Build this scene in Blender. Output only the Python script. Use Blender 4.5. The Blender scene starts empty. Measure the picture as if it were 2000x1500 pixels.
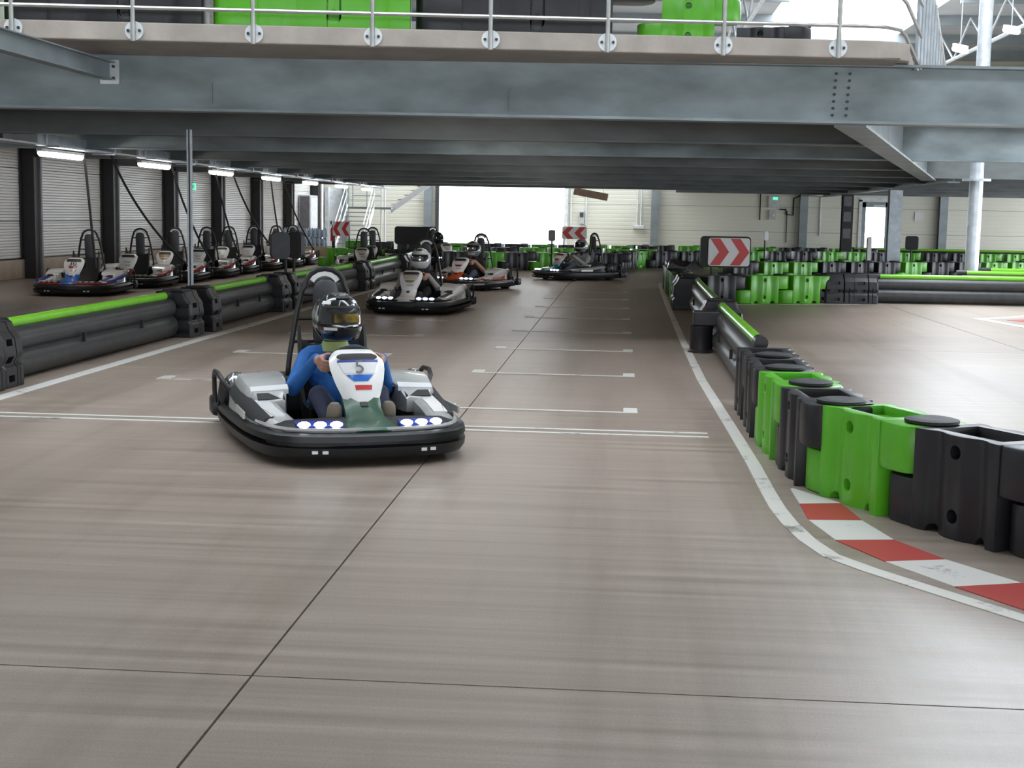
import bpy, bmesh, math, random
import numpy as np
from mathutils import Vector, Matrix
random.seed(7)
PI = math.pi
sc = bpy.context.scene
COL = sc.collection

# ------------------------------------------------------------------ camera
cam_d = bpy.data.cameras.new('camera')
cam_d.sensor_fit = 'HORIZONTAL'; cam_d.sensor_width = 36.0
cam_d.lens = 2700.0 / 2000.0 * 36.0
cam_d.clip_start = 0.05; cam_d.clip_end = 400
cam = bpy.data.objects.new('camera', cam_d); COL.objects.link(cam)
_m = Matrix(((0.99672932, -0.02720965, -0.07609395),      # rows: world axes in camera space (x right, y up, z forward)
             (0.07881303, 0.11913597, 0.98974498),
             (-0.01786509, 0.99250504, -0.12089079)))
_fy = Vector((215, 325, 2700)).normalized()
_h2 = Vector((1215, 307, 2700))
_up = _fy.cross(_h2)
if _up.y < 0: _up = -_up
_up.normalize()
_rx = _fy.cross(_up)
if _rx.x < 0: _rx = -_rx
# camera axes in world coordinates
cx = Vector((_rx.x, _fy.x, _up.x)); cy = Vector((_rx.y, _fy.y, _up.y)); cz = Vector((_rx.z, _fy.z, _up.z))
cam.matrix_world = Matrix(((cx.x, cy.x, -cz.x, 0), (cx.y, cy.y, -cz.y, 0), (cx.z, cy.z, -cz.z, 1.5), (0, 0, 0, 1)))
sc.camera = cam

# ------------------------------------------------------------------ sky, exposure
world = bpy.data.worlds.new('overcast_sky'); sc.world = world
world.use_nodes = True
bg = world.node_tree.nodes['Background']
bg.inputs['Color'].default_value = (0.86, 0.93, 1.0, 1)
bg.inputs['Strength'].default_value = 12.0
sc.view_settings.view_transform = 'Standard'
sc.view_settings.look = 'None'
sc.view_settings.exposure = 0.0
sc.view_settings.gamma = 1.0
sc.view_settings.use_curve_mapping = False

def portal(loc, sx, sy, rot):
    d = bpy.data.lights.new('sky_portal', 'AREA'); d.shape = 'RECTANGLE'; d.size = sx; d.size_y = sy
    d.cycles.is_portal = True
    o = bpy.data.objects.new('sky_portal', d); o.location = loc; o.rotation_euler = rot
    COL.objects.link(o)

# ------------------------------------------------------------------ materials
def mat(name, col, rough=0.5, metal=0.0, var=0.12, scale=6.0, bump=0.0, bscale=60.0, emit=0.0, col2=None, spec=0.5, stretch=None, emcol=None, coat=0.0):
    m = bpy.data.materials.new(name); m.use_nodes = True
    nt = m.node_tree; b = nt.nodes['Principled BSDF']
    tc = nt.nodes.new('ShaderNodeTexCoord'); mp = nt.nodes.new('ShaderNodeMapping')
    nt.links.new(tc.outputs['Object'], mp.inputs['Vector'])
    if stretch: mp.inputs['Scale'].default_value = stretch
    nz = nt.nodes.new('ShaderNodeTexNoise'); nz.inputs['Scale'].default_value = scale; nz.inputs['Detail'].default_value = 5
    nt.links.new(mp.outputs['Vector'], nz.inputs['Vector'])
    rp = nt.nodes.new('ShaderNodeValToRGB')
    c2 = col2 if col2 else tuple(max(0, c * (1 - 2 * var)) for c in col)
    rp.color_ramp.elements[0].position = 0.32; rp.color_ramp.elements[1].position = 0.68
    rp.color_ramp.elements[0].color = (*c2, 1); rp.color_ramp.elements[1].color = (*col, 1)
    nt.links.new(nz.outputs['Fac'], rp.inputs['Fac'])
    nt.links.new(rp.outputs['Color'], b.inputs['Base Color'])
    b.inputs['Roughness'].default_value = rough; b.inputs['Metallic'].default_value = metal
    b.inputs['Specular IOR Level'].default_value = spec
    if coat: b.inputs['Coat Weight'].default_value = coat; b.inputs['Coat Roughness'].default_value = 0.08
    if bump:
        n2 = nt.nodes.new('ShaderNodeTexNoise'); n2.inputs['Scale'].default_value = bscale; n2.inputs['Detail'].default_value = 4
        nt.links.new(mp.outputs['Vector'], n2.inputs['Vector'])
        bp = nt.nodes.new('ShaderNodeBump'); bp.inputs['Strength'].default_value = bump; bp.inputs['Distance'].default_value = 0.01
        nt.links.new(n2.outputs['Fac'], bp.inputs['Height']); nt.links.new(bp.outputs['Normal'], b.inputs['Normal'])
    if emit:
        b.inputs['Emission Color'].default_value = (*(emcol or col), 1); b.inputs['Emission Strength'].default_value = emit
    return m

def floor_mat():
    m = bpy.data.materials.new('brushed_concrete'); m.use_nodes = True
    nt = m.node_tree; b = nt.nodes['Principled BSDF']; L = nt.links.new
    tc = nt.nodes.new('ShaderNodeTexCoord')
    geo = nt.nodes.new('ShaderNodeNewGeometry')
    def noise(scale, stretch, detail=6, rough=0.6):
        mp = nt.nodes.new('ShaderNodeMapping'); mp.inputs['Scale'].default_value = stretch
        L(geo.outputs['Position'], mp.inputs['Vector'])
        n = nt.nodes.new('ShaderNodeTexNoise'); n.inputs['Scale'].default_value = scale; n.inputs['Detail'].default_value = detail
        n.inputs['Roughness'].default_value = rough
        L(mp.outputs['Vector'], n.inputs['Vector']); return n
    broom = noise(1.0, (0.30, 11.0, 1), 7, 0.66); patch = noise(0.35, (1, 0.6, 1)); grain = noise(120, (1, 1, 1), 2); tyre = noise(1.0, (2.2, 0.10, 1), 5)
    def mixc(f, a, bcol, lo, hi):
        r = nt.nodes.new('ShaderNodeValToRGB'); r.color_ramp.elements[0].position = lo; r.color_ramp.elements[1].position = hi
        r.color_ramp.elements[0].color = (*a, 1); r.color_ramp.elements[1].color = (*bcol, 1)
        L(f.outputs['Fac'], r.inputs['Fac']); return r
    base = mixc(broom, (0.285, 0.226, 0.184), (0.425, 0.350, 0.296), 0.32, 0.68)
    p = mixc(patch, (0.80, 0.78, 0.75), (1.06, 1.06, 1.06), 0.3, 0.7)
    g = mixc(grain, (0.86, 0.86, 0.86), (1.08, 1.08, 1.08), 0.3, 0.7)
    t = mixc(tyre, (0.80, 0.78, 0.76), (1.0, 1.0, 1.0), 0.32, 0.52)
    cur = base
    for k in (p, g, t):
        mx = nt.nodes.new('ShaderNodeMix'); mx.data_type = 'RGBA'; mx.blend_type = 'MULTIPLY'; mx.inputs['Factor'].default_value = 1.0
        L(cur.outputs[2] if cur.type == 'MIX' else cur.outputs['Color'], mx.inputs[6]); L(k.outputs['Color'], mx.inputs[7]); cur = mx
    L(cur.outputs[2], b.inputs['Base Color'])
    rr = nt.nodes.new('ShaderNodeMapRange'); rr.inputs['To Min'].default_value = 0.30; rr.inputs['To Max'].default_value = 0.50
    L(broom.outputs['Fac'], rr.inputs['Value']); L(rr.outputs['Result'], b.inputs['Roughness'])
    b.inputs['Specular IOR Level'].default_value = 0.55
    bp = nt.nodes.new('ShaderNodeBump'); bp.inputs['Strength'].default_value = 0.18; bp.inputs['Distance'].default_value = 0.004
    L(broom.outputs['Fac'], bp.inputs['Height']); L(bp.outputs['Normal'], b.inputs['Normal'])
    return m

def paint_mat(name, col, worn=0.42):
    m = bpy.data.materials.new(name); m.use_nodes = True
    nt = m.node_tree; b = nt.nodes['Principled BSDF']; L = nt.links.new
    geo = nt.nodes.new('ShaderNodeNewGeometry')
    n = nt.nodes.new('ShaderNodeTexNoise'); n.inputs['Scale'].default_value = 3.2; n.inputs['Detail'].default_value = 10; n.inputs['Roughness'].default_value = 0.72
    L(geo.outputs['Position'], n.inputs['Vector'])
    r = nt.nodes.new('ShaderNodeValToRGB'); r.color_ramp.elements[0].position = worn - 0.09; r.color_ramp.elements[1].position = worn
    r.color_ramp.elements[0].color = (0.22, 0.20, 0.18, 1); r.color_ramp.elements[1].color = (*col, 1)
    L(n.outputs['Fac'], r.inputs['Fac']); L(r.outputs['Color'], b.inputs['Base Color'])
    b.inputs['Roughness'].default_value = 0.5
    return m

def ribbed_mat(name, col, pitch=0.1, relief=1.0):
    m = bpy.data.materials.new(name); m.use_nodes = True
    nt = m.node_tree; b = nt.nodes['Principled BSDF']; L = nt.links.new
    geo = nt.nodes.new('ShaderNodeNewGeometry'); sp = nt.nodes.new('ShaderNodeSeparateXYZ'); L(geo.outputs['Position'], sp.inputs[0])
    mu = nt.nodes.new('ShaderNodeMath'); mu.operation = 'MULTIPLY'; mu.inputs[1].default_value = 2 * PI / pitch; L(sp.outputs['Z'], mu.inputs[0])
    sn = nt.nodes.new('ShaderNodeMath'); sn.operation = 'SINE'; L(mu.outputs[0], sn.inputs[0])
    pw = nt.nodes.new('ShaderNodeMapRange'); pw.inputs['From Min'].default_value = 0.55; pw.inputs['From Max'].default_value = 1.0
    L(sn.outputs[0], pw.inputs['Value'])
    bp = nt.nodes.new('ShaderNodeBump'); bp.inputs['Strength'].default_value = relief; bp.inputs['Distance'].default_value = 0.02; bp.invert = True
    L(pw.outputs['Result'], bp.inputs['Height']); L(bp.outputs['Normal'], b.inputs['Normal'])
    n = nt.nodes.new('ShaderNodeTexNoise'); n.inputs['Scale'].default_value = 0.8; L(geo.outputs['Position'], n.inputs['Vector'])
    r = nt.nodes.new('ShaderNodeValToRGB'); r.color_ramp.elements[0].color = (*[c * 0.92 for c in col], 1); r.color_ramp.elements[1].color = (*col, 1)
    L(n.outputs['Fac'], r.inputs['Fac']); L(r.outputs['Color'], b.inputs['Base Color'])
    b.inputs['Roughness'].default_value = 0.45
    return m

M = dict(
    floor=floor_mat(),
    joint=mat('joint_sealant', (0.05, 0.045, 0.04), 0.9),
    white_paint=paint_mat('white_road_paint', (0.66, 0.64, 0.60)),
    worn_paint=paint_mat('worn_white_road_paint', (0.60, 0.57, 0.52), 0.5),
    scuffed_paint=paint_mat('scuffed_white_road_paint', (0.66, 0.63, 0.58), 0.445),
    red_paint=paint_mat('red_road_paint', (0.42, 0.045, 0.035), 0.36),
    green_paint=paint_mat('green_road_paint', (0.03, 0.22, 0.12), 0.36),
    galv=mat('galvanised_steel', (0.27, 0.305, 0.32), 0.5, 0.35, 0.14, 2.2, 0.12, 40, stretch=(0.5, 1, 1)),
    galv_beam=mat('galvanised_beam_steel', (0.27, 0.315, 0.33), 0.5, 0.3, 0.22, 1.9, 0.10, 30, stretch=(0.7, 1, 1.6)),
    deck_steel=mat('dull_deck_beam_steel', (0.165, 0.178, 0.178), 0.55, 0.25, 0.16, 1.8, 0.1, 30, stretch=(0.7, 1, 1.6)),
    galv_light=mat('bright_galvanised_steel', (0.52, 0.56, 0.60), 0.38, 0.5, 0.14, 5, 0.06, 60),
    steel_tube=mat('polished_steel_tube', (0.55, 0.55, 0.54), 0.3, 0.8, 0.1, 8),
    plate=mat('zinc_plate', (0.72, 0.75, 0.77), 0.45, 0.2, 0.06, 10),
    bolt=mat('dark_bolt', (0.06, 0.065, 0.07), 0.5, 0.5),
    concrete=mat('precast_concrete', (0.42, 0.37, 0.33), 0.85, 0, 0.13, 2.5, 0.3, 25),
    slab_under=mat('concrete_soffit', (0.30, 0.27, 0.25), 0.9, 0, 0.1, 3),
    black_steel=mat('black_painted_steel', (0.012, 0.012, 0.013), 0.45),
    dark_col=mat('dark_brown_column_paint', (0.028, 0.025, 0.025), 0.55),
    wall_beige=ribbed_mat('beige_ribbed_sandwich_panel', (0.66, 0.64, 0.62), 0.06),
    wall_far=ribbed_mat('pale_ribbed_wall_panel', (0.64, 0.635, 0.54), 0.16, 0.25),
    plinth=mat('plinth_concrete', (0.46, 0.38, 0.31), 0.85, 0, 0.1, 3, 0.2),
    roof=mat('grey_roof_sheet', (0.42, 0.46, 0.48), 0.6, 0, 0.06, 1),
    green=mat('lime_green_plastic', (0.10, 0.42, 0.016), 0.33, 0, 0.05, 3, 0.04, 150, spec=0.5, col2=(0.085, 0.36, 0.014)),
    green_tube=mat('lime_green_pipe', (0.17, 0.50, 0.02), 0.3, 0, 0.08, 4, spec=0.5),
    black=mat('charcoal_plastic', (0.015, 0.014, 0.017), 0.40, 0, 0.12, 8, 0.05, 120, spec=0.45),
    black_pipe=mat('scuffed_black_pipe', (0.040, 0.041, 0.043), 0.4, 0, 0.2, 2.5, 0.05, 60, stretch=(3, 0.4, 3)),
    kart_black=mat('black_kart_plastic', (0.012, 0.012, 0.013), 0.4, spec=0.4),
    matt_black=mat('matt_black', (0.010, 0.010, 0.011), 0.6),
    hole=mat('dark_recess', (0.006, 0.006, 0.006), 0.9),
    rubber=mat('tyre_rubber', (0.014, 0.014, 0.014), 0.75),
    white_gloss=mat('white_gloss_bodywork', (0.78, 0.77, 0.76), 0.25, 0, 0.05, 6, coat=0.3),
    silver=mat('silver_grey_bodywork', (0.52, 0.515, 0.505), 0.3, 0.2, 0.1, 6, coat=0.3),
    red_gloss=mat('red_bodywork', (0.40, 0.015, 0.02), 0.3, coat=0.3),
    blue_gloss=mat('blue_bodywork', (0.02, 0.14, 0.55), 0.3, coat=0.3),
    navy=mat('navy_decal', (0.015, 0.03, 0.26), 0.35),
    orange=mat('orange_bodywork', (0.62, 0.10, 0.02), 0.3, coat=0.3),
    teal=mat('teal_bodywork', (0.005, 0.20, 0.22), 0.3, coat=0.3),
    dgreen=mat('dark_green_bodywork', (0.008, 0.06, 0.026), 0.4, coat=0.1),
    gold=mat('gold_decal', (0.32, 0.24, 0.10), 0.4),
    led=mat('led_headlight', (0.85, 0.9, 1.0), 0.2, emit=9.0, emcol=(0.82, 0.88, 1.0)),
    led_off=mat('unlit_headlight', (0.35, 0.36, 0.4), 0.2),
    tube_lamp=mat('led_tube_diffuser', (1, 0.97, 0.92), 0.4, emit=24.0, emcol=(1.0, 0.95, 0.88)),
    roof_lamp=mat('roof_lamp_diffuser', (1, 0.98, 0.95), 0.4, emit=8.0, emcol=(1.0, 0.97, 0.93)),
    exit_green=mat('exit_sign_green', (0.02, 0.6, 0.3), 0.4, emit=1.2, emcol=(0.1, 0.9, 0.5)),
    sign_white=mat('reflective_white_sign', (0.66, 0.66, 0.66), 0.4, var=0.03),
    sign_red=mat('reflective_red_sign', (0.50, 0.03, 0.03), 0.4, var=0.04),
    grey_panel=mat('dark_grey_board', (0.05, 0.05, 0.058), 0.6),
    mid_grey=mat('mid_grey_board', (0.17, 0.165, 0.18), 0.6),
    box_grey=mat('light_grey_enclosure', (0.52, 0.53, 0.52), 0.5),
    white_frame=mat('white_painted_frame', (0.72, 0.74, 0.75), 0.5),
    ext_red=mat('extinguisher_red', (0.45, 0.02, 0.03), 0.35),
    wood=mat('plywood_board', (0.40, 0.27, 0.20), 0.7),
    bottle=mat('pale_blue_plastic_bottle', (0.42, 0.52, 0.66), 0.25, var=0.25, scale=15),
    card=mat('wooden_pallet', (0.40, 0.33, 0.20), 0.8),
    blue_cloth=mat('bright_blue_sweatshirt', (0.018, 0.135, 0.43), 0.8, 0, 0.12, 9, 0.5, 22),
    denim=mat('dark_navy_denim', (0.015, 0.02, 0.05), 0.85, bump=0.4, bscale=25),
    black_cloth=mat('black_cloth', (0.016, 0.014, 0.016), 0.85, bump=0.4, bscale=22),
    beige_cloth=mat('light_beige_cloth', (0.42, 0.39, 0.37), 0.85, bump=0.4, bscale=22),
    grey_cloth=mat('light_grey_cloth', (0.34, 0.34, 0.32), 0.85, bump=0.4, bscale=22),
    brown_cloth=mat('dark_brown_cloth', (0.045, 0.035, 0.028), 0.85, bump=0.4, bscale=22),
    jeans=mat('grey_blue_jeans', (0.10, 0.12, 0.17), 0.85, bump=0.4, bscale=22),
    skin=mat('skin', (0.42, 0.22, 0.16), 0.55, var=0.06),
    dimmed_skin=mat('dim_skin', (0.13, 0.07, 0.05), 0.6, var=0.06),  # copy of skin with the dimness of the far drivers put into the colour
    shoe=mat('tan_grey_shoe', (0.20, 0.165, 0.125), 0.75),
    dark_shoe=mat('dark_shoe', (0.03, 0.028, 0.027), 0.7),
    helmet_black=mat('gloss_black_helmet', (0.012, 0.012, 0.013), 0.14, coat=0.6),
    helmet_white=mat('gloss_white_helmet', (0.62, 0.62, 0.62), 0.2, coat=0.5),
    helmet_grey=mat('gloss_grey_helmet', (0.20, 0.20, 0.20), 0.22, coat=0.5),
    visor=mat('smoked_visor', (0.02, 0.02, 0.022), 0.06, coat=0.6),
    visor_amber=mat('amber_mirror_visor', (0.30, 0.20, 0.03), 0.12, 0.4, 0.3, 14, col2=(0.04, 0.03, 0.02)),
    chrome=mat('chrome_trim', (0.6, 0.6, 0.62), 0.15, 0.9),
    lime_cloth=mat('pale_lime_collar', (0.36, 0.42, 0.16), 0.8),
    ground=mat('outdoor_paving', (0.5, 0.5, 0.48), 0.9),
)

# ------------------------------------------------------------------ mesh helpers
class MB:
    def __init__(self): self.v = []; self.f = []; self.mi = []; self.cur = 0
    def add(self, vs, fs):
        o = len(self.v); self.v += [tuple(p) for p in vs]
        for f in fs: self.f.append([i + o for i in f]); self.mi.append(self.cur)
        return self
    def box(self, x0, x1, y0, y1, z0, z1):
        vs = [(x, y, z) for z in (z0, z1) for x, y in ((x0, y0), (x1, y0), (x1, y1), (x0, y1))]
        return self.add(vs, [(3, 2, 1, 0), (4, 5, 6, 7), (0, 1, 5, 4), (1, 2, 6, 5), (2, 3, 7, 6), (3, 0, 4, 7)])
    def obox(self, c, ax, ay, az, s):
        c = Vector(c); ax = Vector(ax) * s[0] / 2; ay = Vector(ay) * s[1] / 2; az = Vector(az) * s[2] / 2
        vs = [c + ax * a + ay * b + az * d for d in (-1, 1) for a, b in ((-1, -1), (1, -1), (1, 1), (-1, 1))]
        return self.add(vs, [(3, 2, 1, 0), (4, 5, 6, 7), (0, 1, 5, 4), (1, 2, 6, 5), (2, 3, 7, 6), (3, 0, 4, 7)])
    def prism(self, poly, z0, z1):
        n = len(poly)
        a = sum(poly[i][0] * poly[(i + 1) % n][1] - poly[(i + 1) % n][0] * poly[i][1] for i in range(n))
        if a < 0: poly = poly[::-1]
        vs = [(x, y, z0) for x, y in poly] + [(x, y, z1) for x, y in poly]
        return self.add(vs, [tuple(range(n))[::-1], tuple(range(n, 2 * n))] + [(i, (i + 1) % n, n + (i + 1) % n, n + i) for i in range(n)])
    def tube(self, pts, r, seg=8, closed=False, r2=None):
        pts = [Vector(p) for p in pts]; n = len(pts); vs = []
        prev = None
        for i, p in enumerate(pts):
            if closed: t = pts[(i + 1) % n] - pts[i - 1]
            else: t = pts[min(i + 1, n - 1)] - pts[max(i - 1, 0)]
            t = t.normalized()
            if prev is None:
                a = Vector((0, 0, 1)) if abs(t.z) < 0.9 else Vector((1, 0, 0))
                u = t.cross(a).normalized()
            else:
                u = (prev - t * prev.dot(t)).normalized()
            prev = u; w = t.cross(u)
            rr = r if r2 is None else r + (r2 - r) * i / max(1, n - 1)
            vs += [p + (u * math.cos(2 * PI * k / seg) + w * math.sin(2 * PI * k / seg)) * rr for k in range(seg)]
        fs = []
        for i in range(n if closed else n - 1):
            j = (i + 1) % n
            fs += [(i * seg + k, i * seg + (k + 1) % seg, j * seg + (k + 1) % seg, j * seg + k) for k in range(seg)]
        if not closed: fs += [tuple(range(seg))[::-1], tuple(range((n - 1) * seg, n * seg))]
        return self.add(vs, fs)
    def loft(self, rings, closed=True, cap=True):
        n = len(rings[0]); vs = [p for r in rings for p in r]; fs = []
        for i in range(len(rings) - 1):
            for k in range(n if closed else n - 1):
                k2 = (k + 1) % n
                fs.append((i * n + k, i * n + k2, (i + 1) * n + k2, (i + 1) * n + k))
        if cap and closed: fs += [tuple(range(n))[::-1], tuple(range((len(rings) - 1) * n, len(rings) * n))]
        return self.add(vs, fs)
    def ball(self, c, r, seg=12, rings=8):
        c = Vector(c); r = Vector(r) if not isinstance(r, (int, float)) else Vector((r, r, r)); vs = [c + Vector((0, 0, -r.z))]; fs = []
        for i in range(1, rings):
            a = -PI / 2 + PI * i / rings
            vs += [c + Vector((r.x * math.cos(a) * math.cos(2 * PI * k / seg), r.y * math.cos(a) * math.sin(2 * PI * k / seg), r.z * math.sin(a))) for k in range(seg)]
        vs.append(c + Vector((0, 0, r.z))); t = len(vs) - 1
        for k in range(seg):
            fs.append((0, 1 + (k + 1) % seg, 1 + k)); fs.append((t, 1 + (rings - 2) * seg + k, 1 + (rings - 2) * seg + (k + 1) % seg))
            for i in range(rings - 2):
                a = 1 + i * seg; b = a + seg
                fs.append((a + k, a + (k + 1) % seg, b + (k + 1) % seg, b + k))
        return self.add(vs, fs)
    def capsule(self, p0, p1, r0, r1, seg=12):
        p0 = Vector(p0); p1 = Vector(p1); t = (p1 - p0).normalized()
        pts = []; rs = []
        for k in range(4): a = PI / 2 * k / 4; pts.append(p0 - t * r0 * math.cos(a)); rs.append(max(r0 * math.sin(a), r0 * 0.12))
        pts += [p0, p1]; rs += [r0, r1]
        for k in range(3, -1, -1): a = PI / 2 * k / 4; pts.append(p1 + t * r1 * math.cos(a)); rs.append(max(r1 * math.sin(a), r1 * 0.12))
        a = Vector((0, 0, 1)) if abs(t.z) < 0.9 else Vector((1, 0, 0)); u = t.cross(a).normalized(); w = t.cross(u)
        return self.loft([[p + (u * math.cos(2 * PI * k / seg) + w * math.sin(2 * PI * k / seg)) * r for k in range(seg)] for p, r in zip(pts, rs)])
    def mesh(self, name, smooth=False, bevel=0.0, bseg=2, angle=35):
        me = bpy.data.meshes.new(name); me.from_pydata([tuple(p) for p in self.v], [], self.f); me.update()
        for p, k in zip(me.polygons, self.mi): p.material_index = k
        bm = bmesh.new(); bm.from_mesh(me)
        bmesh.ops.recalc_face_normals(bm, faces=bm.faces)
        if bevel:
            ed = [e for e in bm.edges if len(e.link_faces) == 2 and e.calc_face_angle() > math.radians(angle)]
            bmesh.ops.bevel(bm, geom=ed, offset=bevel, segments=bseg, affect='EDGES', profile=0.5, clamp_overlap=True)
        bm.to_mesh(me); bm.free()
        if smooth:
            for p in me.polygons: p.use_smooth = True
            try: me.set_sharp_from_angle(angle=math.radians(42))
            except Exception: pass
        return me
    def build(self, name, m, parent=None, smooth=False, bevel=0.0, **k):
        return obj(name, self.mesh(name, smooth, bevel, **k), m, parent)

def obj(name, me, m, parent=None, loc=None, rz=None):
    """link a mesh object; m = material name or list, put on the OBJECT's slots so that meshes can be shared"""
    o = bpy.data.objects.new(name, me); COL.objects.link(o)
    ms = m if isinstance(m, (list, tuple)) else [m]
    while len(me.materials) < len(ms): me.materials.append(None)
    for i, k in enumerate(ms):
        o.material_slots[i].link = 'OBJECT'; o.material_slots[i].material = M[k]
    if parent: o.parent = parent
    if loc: o.location = loc
    if rz is not None: o.rotation_euler = (0, 0, rz)
    return o
def empty(name, loc=(0, 0, 0), rz=0.0):
    o = bpy.data.objects.new(name, None); COL.objects.link(o); o.location = loc; o.rotation_euler = (0, 0, rz); o.empty_display_size = 0.1
    return o
def tag(o, label, cat=None, group=None, kind=None):
    o['label'] = label
    if cat: o['category'] = cat
    if group: o['group'] = group
    if kind: o['kind'] = kind
    return o
ORD = ['first', 'second', 'third', 'fourth', 'fifth', 'sixth', 'seventh', 'eighth', 'ninth', 'tenth', 'eleventh', 'twelfth', 'thirteenth', 'fourteenth', 'fifteenth']
def boolean(me, cut, op='DIFFERENCE'):
    a = bpy.data.objects.new('tmp_a', me); b = bpy.data.objects.new('tmp_b', cut); COL.objects.link(a); COL.objects.link(b)
    md = a.modifiers.new('b', 'BOOLEAN'); md.operation = op; md.object = b; md.solver = 'EXACT'
    dg = bpy.context.evaluated_depsgraph_get(); r = bpy.data.meshes.new_from_object(a.evaluated_get(dg))
    bpy.data.objects.remove(a); bpy.data.objects.remove(b); return r
def text_mesh(s, size, depth=0.004, name='number'):
    c = bpy.data.curves.new('t', 'FONT'); c.body = s; c.size = size; c.extrude = depth; c.align_x = 'CENTER'; c.align_y = 'CENTER'
    o = bpy.data.objects.new('t', c); COL.objects.link(o)
    dg = bpy.context.evaluated_depsgraph_get(); me = bpy.data.meshes.new_from_object(o.evaluated_get(dg)); me.name = name
    bpy.data.objects.remove(o); me.materials.clear(); return me
def arc(c, r, a0, a1, n, plane='xy'):
    out = []
    for i in range(n + 1):
        a = a0 + (a1 - a0) * i / n
        out.append((c[0] + r * math.cos(a), c[1] + r * math.sin(a)))
    return out

# ================================================================== SETTING
XL, XR, YF, YB, ZR = -12.6, 22.0, 58.0, -12.0, 8.0
RZ = 2.3             # top of the rear glazing
ZB = 2.53            # underside of deck beams
# ---- floor: poured concrete bays with saw-cut joints
fl = empty('floor'); tag(fl, 'brushed grey concrete floor of the kart hall with saw-cut joints', kind='structure')
MB().box(XL - 0.4, XR + 0.4, YB, YF + 0.3, -0.30, -0.03).build('sub_base', 'joint', fl)
xs = [XL - 0.4, -7.15, -1.16, 4.85, 10.85, 16.85, XR + 0.4]; ys = [YB, -7.7, -1.72, 4.27, 16.6, 28.6, 40.6, YF + 0.3]
for i in range(len(xs) - 1):
    for j in range(len(ys) - 1):
        MB().box(xs[i] + 0.0045, xs[i + 1] - 0.0045, ys[j] + 0.0045, ys[j + 1] - 0.0045, -0.2, 0.0).build('floor_slab', 'floor', fl)
o = MB().box(-40, 50, YF + 0.3, YF + 60, -0.3, -0.02).build('outdoor_ground', 'ground'); tag(o, 'pale paved yard outside the far gate', 'ground', kind='structure')

# ---- floor paint
def ribbon(name, pts, w, m, label, cat, group=None, z=0.004):
    """flat painted band along pts (list of (x,y)); constant width"""
    P = [Vector((p[0], p[1], 0)) for p in pts]; L = []; R = []
    for i, p in enumerate(P):
        t = (P[min(i + 1, len(P) - 1)] - P[max(i - 1, 0)]).normalized(); n = Vector((-t.y, t.x, 0))
        L.append(p + n * w / 2); R.append(p - n * w / 2)
    b = MB()
    n = len(P)
    vs = [(*p.xy, 0.0005) for p in L] + [(*p.xy, 0.0005) for p in R] + [(*p.xy, z) for p in L] + [(*p.xy, z) for p in R]
    fs = []
    for i in range(n - 1):
        fs += [(2 * n + i, 3 * n + i, 3 * n + i + 1, 2 * n + i + 1), (i, i + 1, n + i + 1, n + i), (i, 2 * n + i, 2 * n + i + 1, i + 1), (n + i, n + i + 1, 3 * n + i + 1, 3 * n + i)]
    fs += [(0, n, 3 * n, 2 * n), (n - 1, 2 * n - 1, 4 * n - 1, 3 * n - 1)]
    b.add(vs, fs); o = b.build(name, m); tag(o, label, cat, group); return o
ribbon('edge_line', [(-4.85, 6.5), (-4.86, 12), (-4.87, 16), (-4.86, 24), (-4.75, 32), (-4.6, 38)], 0.13, 'white_paint', 'long worn white line painted along the left barrier', 'line')
ribbon('edge_line', [(1.2, 32.6), (0.95, 32.4), (0.9, 31.8), (0.88, 30), (0.83, 24.35), (0.79, 17.2), (0.785, 13), (0.835, 9.7), (0.85, 8.5), (0.85, 7.7), (0.855, 7.2), (0.875, 6.85), (0.915, 6.5), (0.98, 6.2), (1.115, 5.96), (1.34, 5.63), (1.58, 5.29), (2.2, 4.5), (3.0, 3.6)], 0.085, 'scuffed_paint', 'white line along the right barrier that bends past the red kerb', 'line')
o = ribbon('start_line', [(-4.7, 9.70), (0.64, 9.70)], 0.05, 'white_paint', 'farther of the two thin white start lines across the track', 'line', 'start lines')
o = ribbon('start_line', [(-4.75, 9.53), (0.64, 9.53)], 0.05, 'white_paint', 'nearer of the two thin white start lines across the track', 'line', 'start lines')
for i in range(8):
    y = 10.62 + 2.465 * i
    g = MB(); g.box(-1.40, 0.16, y, y + 0.05, 0.0005, 0.004); g.box(-1.40, -1.28, y + 0.05, y + 0.27, 0.0005, 0.004); g.box(0.05, 0.16, y + 0.05, y + 0.27, 0.0005, 0.004)
    tag(g.build('grid_bracket', 'white_paint'), 'white grid bracket in the right column, %s row from the start line' % ORD[i], 'marking', 'starting grid brackets')
for i in range(5):
    y = 11.93 + 2.46 * i
    g = MB(); g.box(-4.10, -2.42, y, y + 0.05, 0.0005, 0.004); g.box(-4.10, -3.98, y + 0.05, y + 0.27, 0.0005, 0.004); g.box(-2.54, -2.42, y + 0.05, y + 0.27, 0.0005, 0.004)
    tag(g.build('grid_bracket', 'worn_paint'), 'white grid bracket in the left column, %s row from the start line' % ORD[i], 'marking', 'starting grid brackets')
kerb = empty('painted_kerb', (1.3, 6.3, 0)); tag(kerb, 'red and white striped kerb painted beside the near right barrier', 'kerb')
kl = [(0.985, 7.75), (0.985, 7.34), (0.98, 6.94), (1.05, 6.51), (1.21, 6.12), (1.42, 5.73), (1.62, 5.40), (1.86, 5.05)]
kr = [(1.0, 7.77), (1.21, 7.39), (1.25, 6.97), (1.33, 6.56), (1.49, 6.20), (1.72, 5.83), (1.97, 5.47), (2.22, 5.12)]
for i in range(7):
    c = 'white_paint' if i % 2 == 0 else 'red_paint'
    poly = [kl[i], kl[i + 1], kr[i + 1], kr[i]]
    MB().prism([(p[0] - 1.3, p[1] - 6.3) for p in poly], 0.0005, 0.004).build('kerb_stripe', c, kerb)
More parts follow.
